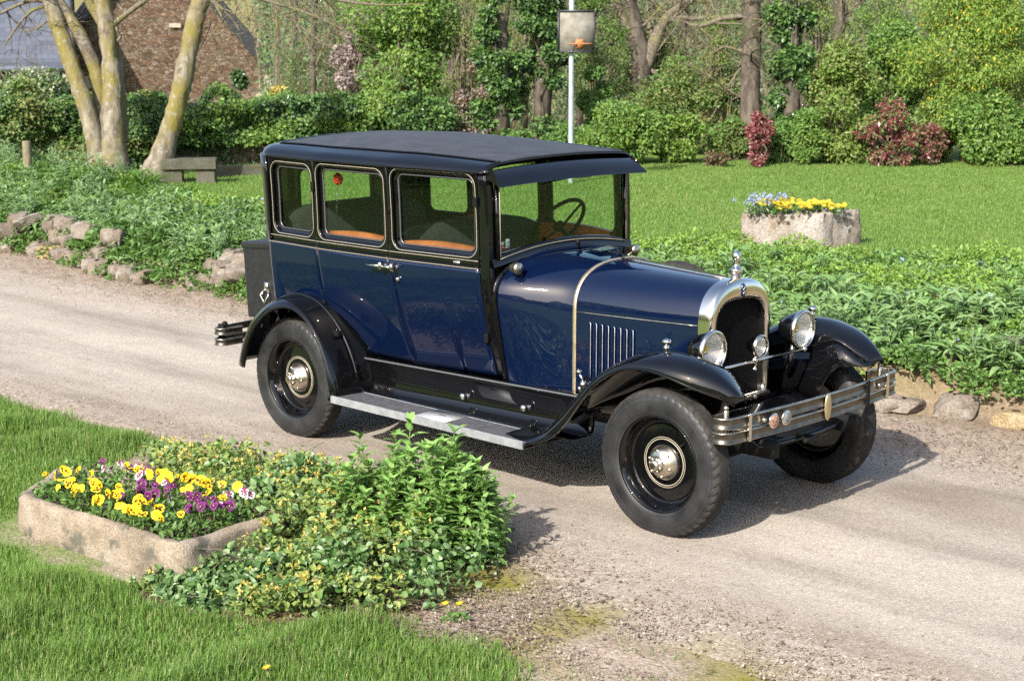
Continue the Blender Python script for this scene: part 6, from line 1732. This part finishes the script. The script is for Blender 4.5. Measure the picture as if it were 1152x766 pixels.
for (x0, x1, z0, z1) in ((-w2 - .012, -w2 + .012, zof(58), zof(13)), (w2 - .012, w2 + .012, zof(58), zof(13)), (-w2, w2, zof(58) - .012, zof(58) + .012), (-w2, w2, zof(13) - .012, zof(13) + .012)):
    mb.box((.055 + (x0 + x1) / 2, -.062, (z0 + z1) / 2), (max(x1 - x0, .01), .045, max(z1 - z0, .01)))
mb.build("backboard_frame", M_barge, hoop)
mb = MB(); cz = zof(49); rr0 = .15; c = np.array([.10, -.24, cz]); mb.tube([c + [rr0 * math.cos(t), rr0 * math.sin(t), 0] for t in np.linspace(0, 6.283, 29)[:-1]], .009, 6, closed=True); mb.box((.10, -.08, cz), (.10, .03, .11)); mb.tube([(.06, -.08, cz), (.04, -.14, cz)], .01, 6); mb.tube([(.14, -.08, cz), (.16, -.14, cz)], .01, 6); mb.build("ring", M_rust, hoop)

# ================================================================== hedges, shrubs and trees at the far side
def box_foliage(mb, A, B, depth, z0f, z1f, n, L, W, r_, m=0, bump=.12):
    """clipped hedge between plan points A and B: leaves over the face, the top and a little inside"""
    A = np.array(A[:2]); B = np.array(B[:2]); d = B - A; ln = np.linalg.norm(d); d /= ln; nn = np.array([d[1], -d[0]])
    t = r_.random(n); face = r_.random(n) < .62
    f = np.where(face, 0, r_.random(n)) * depth; v = np.where(face, r_.random(n), 1.0)
    x = A[0] + d[0] * t * ln - nn[0] * f; y = A[1] + d[1] * t * ln - nn[1] * f
    gz = height(x, y); bz = bump * (vnoise(t * ln, v * 2, .45, 7) - .5) * 2 + .6 * bump * (vnoise(t * ln, v * 2, .16, 8) - .5) * 2
    out = np.where(face, bz + np.abs(r_.normal(size=n)) * .05, 0)
    x += nn[0] * out; y += nn[1] * out
    z = gz + z0f(t) + (z1f(t) - z0f(t)) * v + np.where(face, 0, bz) + r_.normal(size=n) * .03
    D = rand_dir(n, r_) + [0, 0, -.2]; N_ = np.where(face[:, None], np.array([nn[0], nn[1], .55]), np.array([nn[0] * .3, nn[1] * .3, 1])) + r_.normal(size=(n, 3)) * .5
    if m == 'mix': q_ = vnoise(t * ln + 50, v * 2, .55, 17) + .18 * r_.normal(size=n); m = np.where(q_ < .33, 2, np.where(q_ < .62, 0, 1))
    leaves(mb, np.column_stack([x, y, z]), D, N_, L * (.5 + .9 * r_.random(n)), W * (.5 + .9 * r_.random(n)), m)
def core_wall(A, B, off, t, z1, m, name="core"):
    pass
# left clipped hedge and the ivy grown garden wall
A = at_depth((-40, 190), 22.4); B = at_depth((190, 190), 23.0)
mb = MB(); box_foliage(mb, A, B, .9, lambda t: 0 * t, lambda t: .95 + .1 * t, 17000, .06, .042, rng, 'mix', .2); 
o = mb.build("hedge", [LM["mid"], LM["olive"], LM["dark"]], smooth=False); tag(o, "dense green clipped hedge behind the post and tree stems", "hedge")
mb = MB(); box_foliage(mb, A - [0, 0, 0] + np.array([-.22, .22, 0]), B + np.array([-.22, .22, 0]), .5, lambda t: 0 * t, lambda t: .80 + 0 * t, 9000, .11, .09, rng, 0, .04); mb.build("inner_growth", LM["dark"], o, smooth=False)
A2 = at_depth((185, 190), 23.2); B2 = at_depth((470, 190), 24.2)
mb = MB(); box_foliage(mb, A2, B2, .8, lambda t: .38 + 0 * t, lambda t: .88 + .18 * t, 20000, .065, .045, rng, 'mix', .2)
o = mb.build("hedge", [LM["mid"], LM["bright"], LM["dark"]], smooth=False); tag(o, "leafy hedge growing over the dark garden wall behind the bench", "hedge")
M_gwall = stone_mat("dark_garden_wall", (.05, .04, .03), (.10, .075, .05), (.15, .11, .075), 3, lich=(.05, .07, .025))  # naturally dark stone with greenish patches of growth
mid_ = (A2 + B2) / 2; d_ = (B2 - A2); gw = MB(); ln = np.linalg.norm(d_[:2])
gw.box((0, .32, .25), (ln, .3, 1.1)); o = gw.build("garden_wall", M_gwall, smooth=False); o.location = (mid_[0], mid_[1], ground_z(mid_[0], mid_[1])); o.rotation_euler = (0, 0, math.atan2(d_[1], d_[0])); tag(o, "dark stone garden wall overgrown with ivy under the hedge", "wall")
mb = MB(); box_foliage(mb, A2 + np.array([.1, -.1, 0]) * -1.5, B2 + np.array([.1, -.1, 0]) * -1.5, .2, lambda t: 0 * t, lambda t: .5 + 0 * t, 3500, .07, .05, rng, 0, .05); iv = mb.build("ivy", LM["dark"], smooth=False); iv.parent = o; iv.matrix_parent_inverse = (Matrix.Translation(o.location) @ o.rotation_euler.to_matrix().to_4x4()).inverted()
kA = at_depth((240, 190), 22.0); kB = at_depth((330, 190), 22.4); mb = MB(); d_ = kB - kA; mid_ = (kA + kB) / 2
mb.box((0, 0, .04), (np.linalg.norm(d_[:2]), .14, .22)); o = mb.build("low_kerb_wall", M_bench); bev(o, .02); o.location = (mid_[0], mid_[1], ground_z(mid_[0], mid_[1])); o.rotation_euler = (0, 0, math.atan2(d_[1], d_[0])); tag(o, "low mossy stone kerb wall running on from the bench", "wall")

def shrub(name, label, cat, px, wpx, top, d, mats, L, W, n, clumps=14, base=None, group=None, seed=0, inner=.45, trunk=None, mix=None, low=0.0, aspect=.8, droop=.3, trunk_mat=None, rmul=1.0, taper=0.0):
    r_ = np.random.default_rng(seed + 100); c = spot(px, d); w = wpx * d / FPX
    zt = float(at_depth((px, top), d)[2]) - c[2]; z0 = low * zt
    cs = []; rs = []
    for i in range(clumps):
        v = r_.random(); a = r_.random() * 6.28; q = math.sqrt(r_.random())
        env = math.sin(math.pi * (.18 + .72 * v)) if taper == 0 else (1 - taper * v)
        rad = w * .5 * r_.uniform(.26, .42) * rmul
        rad = min(rad, zt * .4)
        cs.append((q * (w * .5 - rad * .7) * env * math.cos(a), q * (w * .5 - rad * .7) * env * aspect * math.sin(a), z0 + rad * .7 + (zt - z0 - rad * 1.5) * v)); rs.append(rad)
    rot = np.array([[CR[0], -CR[1], 0], [CR[1], CR[0], 0], [0, 0, 1]]); cs = np.array(cs) @ rot.T
    mb = MB()
    k = n if mix is None else int(n * (1 - mix))
    crown(mb, cs, rs, k, L, W, r_, 0, droop=droop, inner=inner)
    if mix: crown(mb, cs + [0, 0, .03], np.array(rs) * 1.03, n - k, L, W, r_, 1, droop=droop, inner=.85)
    o = empty(name, c); tag(o, label, cat, group)
    mb.build("crown", mats, o, smooth=False)
    tb = MB(); tr_ = trunk if trunk else .05
    if trunk:
        tb.tube([(0, 0, -.1), (.03, .02, zt * .35), (.0, .05, zt * .75)], [tr_, tr_ * .8, tr_ * .4], 10)
    for i in range(len(cs)):
        b = np.array([r_.normal() * .04, r_.normal() * .04, 0 if not trunk else zt * r_.uniform(.1, .6)]); e = cs[i]
        tb.tube([b, (b + e) / 2 + r_.normal(size=3) * .06, e], [max(.012, tr_ * .3), .012, .005], 5, cap=False)
    tb.build("trunk" if trunk else "stem", trunk_mat or M_twig, o)
    return o
G_ = "shrubs along the far edge of the lawn"
shrub("flowering_shrub", "wide shrub with flat creamy flower heads behind the left hedge", "shrub", 40, 150, 78, 24.5, [LM["mid"], LM["cream"]], .07, .05, 9000, 16, seed=1, mix=.35)
shrub("evergreen_shrub", "dark rounded evergreen bush against the red gable", "shrub", 271, 40, 78, 33, [LM["dark"]], .08, .06, 3500, 8, seed=2)
shrub("golden_shrub", "pale yellow flowering bush above the hedge right of the gable", "shrub", 312, 46, 90, 27, [LM["lime"], LM["palefl"]], .06, .045, 3500, 8, seed=3, mix=.5)
shrub("leafy_shrub", "pale grey leaved bush above the hedge below the gable", "shrub", 170, 46, 100, 26, [LM["olive"]], .06, .04, 2200, 8, seed=33)
shrub("young_tree", "fresh green young tree growing between house and pole", "tree", 455, 150, -60, 25, [LM["bright"], LM["mid"]], .075, .05, 13000, 30, seed=4, trunk=.08, mix=.3, low=.12, inner=.2)
shrub("evergreen_shrub", "dark broad evergreen bush left of the ivy clad trunks", "shrub", 480, 110, 104, 24.2, [LM["dark"], LM["mid"]], .075, .05, 9000, 16, seed=5, mix=.35)
shrub("blossom_tree", "pale pink blossoming tree half hidden behind the young tree", "tree", 405, 90, 15, 29, [LM["pink"]], .07, .06, 6500, 20, seed=6, trunk=.07, inner=.2)
shrub("flowering_shrub", "sparse dusky pink shrub among the evergreens left of the pole", "shrub", 533, 60, 70, 24.6, [LM["redbrown"], LM["pink"]], .05, .035, 2600, 12, seed=7, mix=.4, inner=.1)
for i, (px, w, lab) in enumerate(((562, 62, "ivy clad trunk left of the basketball pole, the slimmer of the two"), (608, 78, "broad ivy clad trunk just left of the basketball pole"))):
    o = shrub("ivy_clad_tree", lab, "tree", px, w, -40, 24.6 + .3 * i, [LM["dark"], LM["mid"]], .075, .055, 11000, 30, seed=8 + i, trunk=.16, mix=.35, trunk_mat=M_bark_brown, rmul=1.0, taper=.15)
shrub("leafy_shrub", "bright green bush right behind the basketball pole", "shrub", 700, 105, 112, 24.0, [LM["bright"], LM["mid"]], .06, .042, 10000, 18, seed=10, mix=.25)
shrub("leafy_shrub", "bright green low bush between the pole and the red shrub", "shrub", 765, 70, 124, 24.1, [LM["bright"]], .06, .042, 6000, 12, seed=11)
shrub("leafy_shrub", "olive green airy bush under the bare oak", "shrub", 755, 120, 62, 26.0, [LM["olive"], LM["mid"]], .06, .04, 9000, 22, seed=12, mix=.4, inner=.15)
shrub("leafy_shrub", "grey green bush filling the gap left of the tall trunk", "shrub", 805, 70, 84, 25.2, [LM["mid"], LM["olive"]], .06, .04, 5500, 14, seed=13, mix=.4, inner=.2)
shrub("red_shrub", "smaller glossy red leaved shrub at the foot of the tall trunk", "shrub", 850, 46, 124, 23.5, [LM["red"]], .055, .03, 4200, 26, seed=14, rmul=.75, inner=.15)
shrub("red_shrub", "low faded red shrub at the lawn edge beside the smaller red one", "shrub", 806, 34, 166, 23.5, [LM["redbrown"]], .05, .03, 700, 6, seed=15)
shrub("ivy_clad_tree", "tall dark ivy column grown up beside the bare trunk", "tree", 886, 62, -40, 24.2, [LM["dark"], LM["mid"]], .08, .06, 12000, 34, seed=16, trunk=.15, mix=.3, trunk_mat=M_bark_brown, taper=.1)
shrub("leafy_shrub", "tall light green bush right of the ivy column", "shrub", 938, 104, 40, 24.0, [LM["bright"], LM["olive"]], .06, .04, 13000, 26, seed=17, mix=.3)
shrub("red_shrub", "larger red leaved shrub at the far edge of the lawn", "shrub", 1000, 80, 110, 23.5, [LM["red"], LM["mid"]], .06, .032, 6000, 34, seed=18, mix=.22, inner=.15, rmul=.75)
shrub("red_shrub", "thin reddish shrub just right of the larger red one", "shrub", 1045, 50, 140, 23.7, [LM["redbrown"], LM["red"]], .06, .035, 1300, 10, seed=19, mix=.4)
shrub("leafy_shrub", "mid green leafy bush behind the larger red shrub", "shrub", 1000, 120, 20, 25.4, [LM["bright"], LM["mid"]], .065, .045, 12000, 26, seed=20, mix=.4)
shrub("weeping_tree", "big yellow green tree with drooping sprays at the right", "tree", 1085, 170, -60, 24.2, [LM["yellow"], LM["goldfl"]], .065, .024, 40000, 60, seed=21, trunk=.1, mix=.035, droop=1.0, low=.1, inner=.3)
shrub("leafy_shrub", "bright green bush under the yellow green tree", "shrub", 1105, 100, 95, 23.7, [LM["bright"], LM["mid"]], .07, .045, 11000, 20, seed=22, mix=.3)
shrub("leafy_shrub", "green bush cut by the right edge of the view", "shrub", 1175, 90, 60, 23.6, [LM["bright"], LM["mid"]], .07, .045, 8000, 18, seed=23, mix=.3)
for i, (px, w, top, d, key, lab) in enumerate(((585, 60, 150, 24.0, "dark", "low dark undergrowth bush at the foot of the ivy clad trunks"), (640, 60, 138, 24.4, "mid", "mid green bush directly left of the pole behind the car roof"), (875, 60, 135, 24.0, "mid", "low green bush at the foot of the ivy column"), (905, 50, 120, 23.8, "bright", "light green low bush between the ivy column and larger red shrub"),
        (1045, 60, 110, 24.4, "olive", "olive bush behind the thin reddish shrub"), (820, 50, 135, 24.6, "olive", "brownish green scrub right of the oak"), (672, 60, 70, 26.0, "mid", "taller green bush behind the pole"), (540, 60, 120, 24.8, "mid", "mid green bush behind the dusky pink shrub"), (960, 90, 60, 26.0, "mid", "mid green tall bush behind the larger red shrub and left of it"), (1130, 70, 120, 23.6, "bright", "fresh green bush near the right edge of the view"))):
    shrub("leafy_shrub", lab, "shrub", px, w, top, d, [LM[key], LM["mid"]], .065, .045, 6500, 14, seed=60 + i, mix=.3)
for i, (px, w, top, d, key, key2, lab) in enumerate(((520, 120, -50, 27.5, "bright", "olive", "airy light green tree behind the dark evergreens left of the pole"), (668, 90, -40, 27.0, "bright", "mid", "airy light green tree just behind the basketball board"), (735, 110, 20, 28.0, "olive", "bright", "yellowish airy tree behind the leaning oak"), (800, 80, 10, 27.0, "bright", "olive", "airy light green tree left of the tall trunk"),
        (915, 90, -30, 26.5, "bright", "olive", "airy light green tree right of the ivy column"), (985, 90, -40, 26.8, "bright", "mid", "airy fresh green tree over the larger red shrub"), (590, 90, -30, 27.0, "mid", "olive", "airy mid green tree behind the ivy clad trunks"), (350, 100, 40, 34, "olive", "far", "pale olive tree in the distance right of the house"))):
    shrub("young_tree", lab, "tree", px, w, top, d, [LM[key], LM[key2]], .042, .028, 6500, 40, seed=80 + i, mix=.45, trunk=.045, low=.12, inner=.05, rmul=.8)
for i, (px, w, top, d, key, key2, lab) in enumerate(((1260, 110, 40, 23.8, "bright", "mid", "round green bush beyond the yellow green tree"), (1345, 120, 70, 24.2, "mid", "olive", "broad mid green bush further along the lawn edge"), (1440, 130, 20, 24.5, "bright", "olive", "tall light green bush at the end of the lawn edge"))):
    shrub("leafy_shrub", lab, "shrub", px, w, top, d, [LM[key], LM[key2]], .07, .045, 8000, 18, seed=120 + i, mix=.35)
# bare trees
def big_tree(name, label, pts, d, rp, seed, branches, lv=None):
    c = spot(pts[0][0], d); o = empty(name, c); tag(o, label, "tree"); mb = MB(); P, rr_ = limb(mb, pts, d, rp, 36, 16, seed); tree_part("trunk", o, mb, M_bark_brown)
    r_ = np.random.default_rng(seed); mb = MB(); tips = []
    for bp_, br_ in branches:
        Q, qr = limb(mb, bp_, d, br_, 16, 9, seed + 3)
        for i in range(4, 16, 2): branchy(mb, Q[i], rand_dir(1, r_)[0] * [1, .6, .8] + [0, 0, .25], 1.1, qr[i] * .5, r_, 2, 4, .8, 3, 0, tips)
    for i in range(14, 36, 2): branchy(mb, P[i], rand_dir(1, r_)[0] + [0, 0, .3], 1.2, max(rr_[i] * .16, .010), r_, 3, 5, .7, 3, 0, tips)
    tree_part("branch", o, mb, M_twig)
    if lv and tips:
        tips = np.array(tips); k = r_.integers(len(tips), size=lv); mb = MB(); leaves(mb, tips[k] + r_.normal(size=(lv, 3)) * .08, rand_dir(lv, r_), rand_dir(lv, r_) + [0, 0, .5], .035, .022); tree_part("crown", o, mb, LM["twigleaf"])
big_tree("bare_oak", "stout brown leaning trunk with bare twisting limbs behind the pole", [(708, 200), (712, 160), (718, 120), (722, 80), (716, 40), (705, 0), (700, -50)], 27, [15, 12.5, 11.5, 11, 10, 9], 31,
         [([(722, 85), (735, 50), (748, 20), (765, 5), (780, 0)], [9, 7, 5, 4]), ([(716, 50), (700, 20), (688, -20)], [8, 6, 5]), ([(748, 20), (790, 22), (830, 18), (850, 16)], [3, 2.5, 2]), ([(722, 70), (745, 90), (775, 80)], [3, 2, 1])], 1500)
big_tree("bare_tree", "tall straight bare trunk behind the smaller red shrub", [(845, 205), (844, 170), (844, 130), (844, 90), (846, 50), (845, 10), (846, -60)], 24.6, [13, 11.5, 11, 11, 11.5, 11, 11], 32, [([(838, 20), (815, 20), (790, 30), (775, 28)], [3.5, 3, 2.5, 2]), ([(840, 60), (815, 52), (800, 62)], [2, 1.4, 1])], 600)
big_tree("bare_tree", "pale slim trunk showing above the light green bush", [(942, 200), (943, 120), (942, 60), (944, 10), (944, -60)], 27.5, [8, 7.5, 7.5, 7], 33, [([(942, 30), (960, 10), (980, -10)], [3, 2, 2])], 500)
for i, (px, d, lean, s) in enumerate(((350, 33, 4, 41), (395, 31, -6, 42), (330, 36, 2, 43), (505, 28, 8, 44), (655, 30, -10, 45), (790, 31, 6, 46), (1010, 30, -8, 47), (760, 28.5, 12, 49), (640, 27, 5, 50), (480, 30, -4, 51))):
    labs = ["slim bare tree between house and young tree", "bare grey sapling behind the blossom tree", "thin bare tree right of the gable eave", "bare forked tree behind the young tree", "bare spindly tree behind the basketball board", "bare thin tree left of the tall trunk", "bare tree behind the larger red shrub", "bare tangled tree between oak and tall trunk", "bare slender tree left of the oak behind the pole", "bare thin tree above the dark evergreen"]
    big_tree("bare_tree", labs[i], [(px, 200), (px + lean * .3, 130), (px + lean * .6, 60), (px + lean, 0), (px + lean * 1.3, -60)], d, [4.5, 4, 3.5, 3, 2.5], s, [([(px, 90), (px + 15, 50), (px + 30, 10)], [2, 1.6, 1.0]), ([(px + 2, 60), (px - 18, 25), (px - 30, -20)], [2, 1.4, 1.0])], 1400)
# far wood: a mass of twigs and budding leaves beyond everything
n = 210000; r_ = np.random.default_rng(77)
pxs = r_.uniform(200, 1680, n); dd = r_.uniform(33, 52, n); base = np.column_stack([CAM[0] + CF[0] * dd + CR[0] * (pxs - 576) / FPX * dd, CAM[1] + CF[1] * dd + CR[1] * (pxs - 576) / FPX * dd])
keep = (pxs > 300) | (dd > 50.5); base = base[keep]; n = len(base)
topz = 3.2 + 3.5 * vnoise(base[:, 0], base[:, 1], 3.0, 5) + 1.5 * vnoise(base[:, 0], base[:, 1], .8, 6); zz = -.7 + topz * r_.random(n) ** .9
cl = vnoise(base[:, 0] + zz, base[:, 1] + zz * .7, .9, 15); k = r_.random(n) < .25 + .9 * (cl > .45); P = np.column_stack([base, zz])[k]; n = len(P)
mb = MB(); leaves(mb, P, rand_dir(n, r_), rand_dir(n, r_) + [.3, -.6, .4], .10 + .08 * r_.random(n), .05 + .03 * r_.random(n))
for i in range(260):
    j = r_.integers(n); b = P[j] * [1, 1, 0] + [0, 0, -1]; hgt = r_.uniform(3, 7); mb.tube([b, b + [r_.normal() * .2, r_.normal() * .2, hgt * .5], b + [r_.normal() * .6, r_.normal() * .6, hgt]], [.07, .045, .012], 5, 1, cap=False)
o = mb.build("far_wood", [LM["far"], M_twig], smooth=False); tag(o, "hazy wood of budding trees closing the view behind the garden", "wood", kind="stuff")

n = 30000; r_ = np.random.default_rng(91); a = r_.uniform(R(-165), R(-8), n); rad = r_.uniform(23, 28, n)
topz = 1.2 + 4.2 * vnoise(a * 20, a * 0, 2.2, 3) + 1.2 * vnoise(a * 20, a * 0, .5, 4); P = np.column_stack([rad * np.cos(a), rad * np.sin(a), topz * r_.random(n) ** .8])
mb = MB(); leaves(mb, P, rand_dir(n, r_), rand_dir(n, r_) + norm(-P * [1, 1, 0]) + [0, 0, .4], .30 + .2 * r_.random(n), .16 + .1 * r_.random(n), np.where(vnoise(a * 20, P[:, 2], .8, 5) > .5, 0, 1))
o = mb.build("shrubbery", [LM["mid"], LM["olive"]], smooth=False); tag(o, "mixed shrubs and trees across the drive mirrored in the car paint", "shrubbery", kind="stuff")
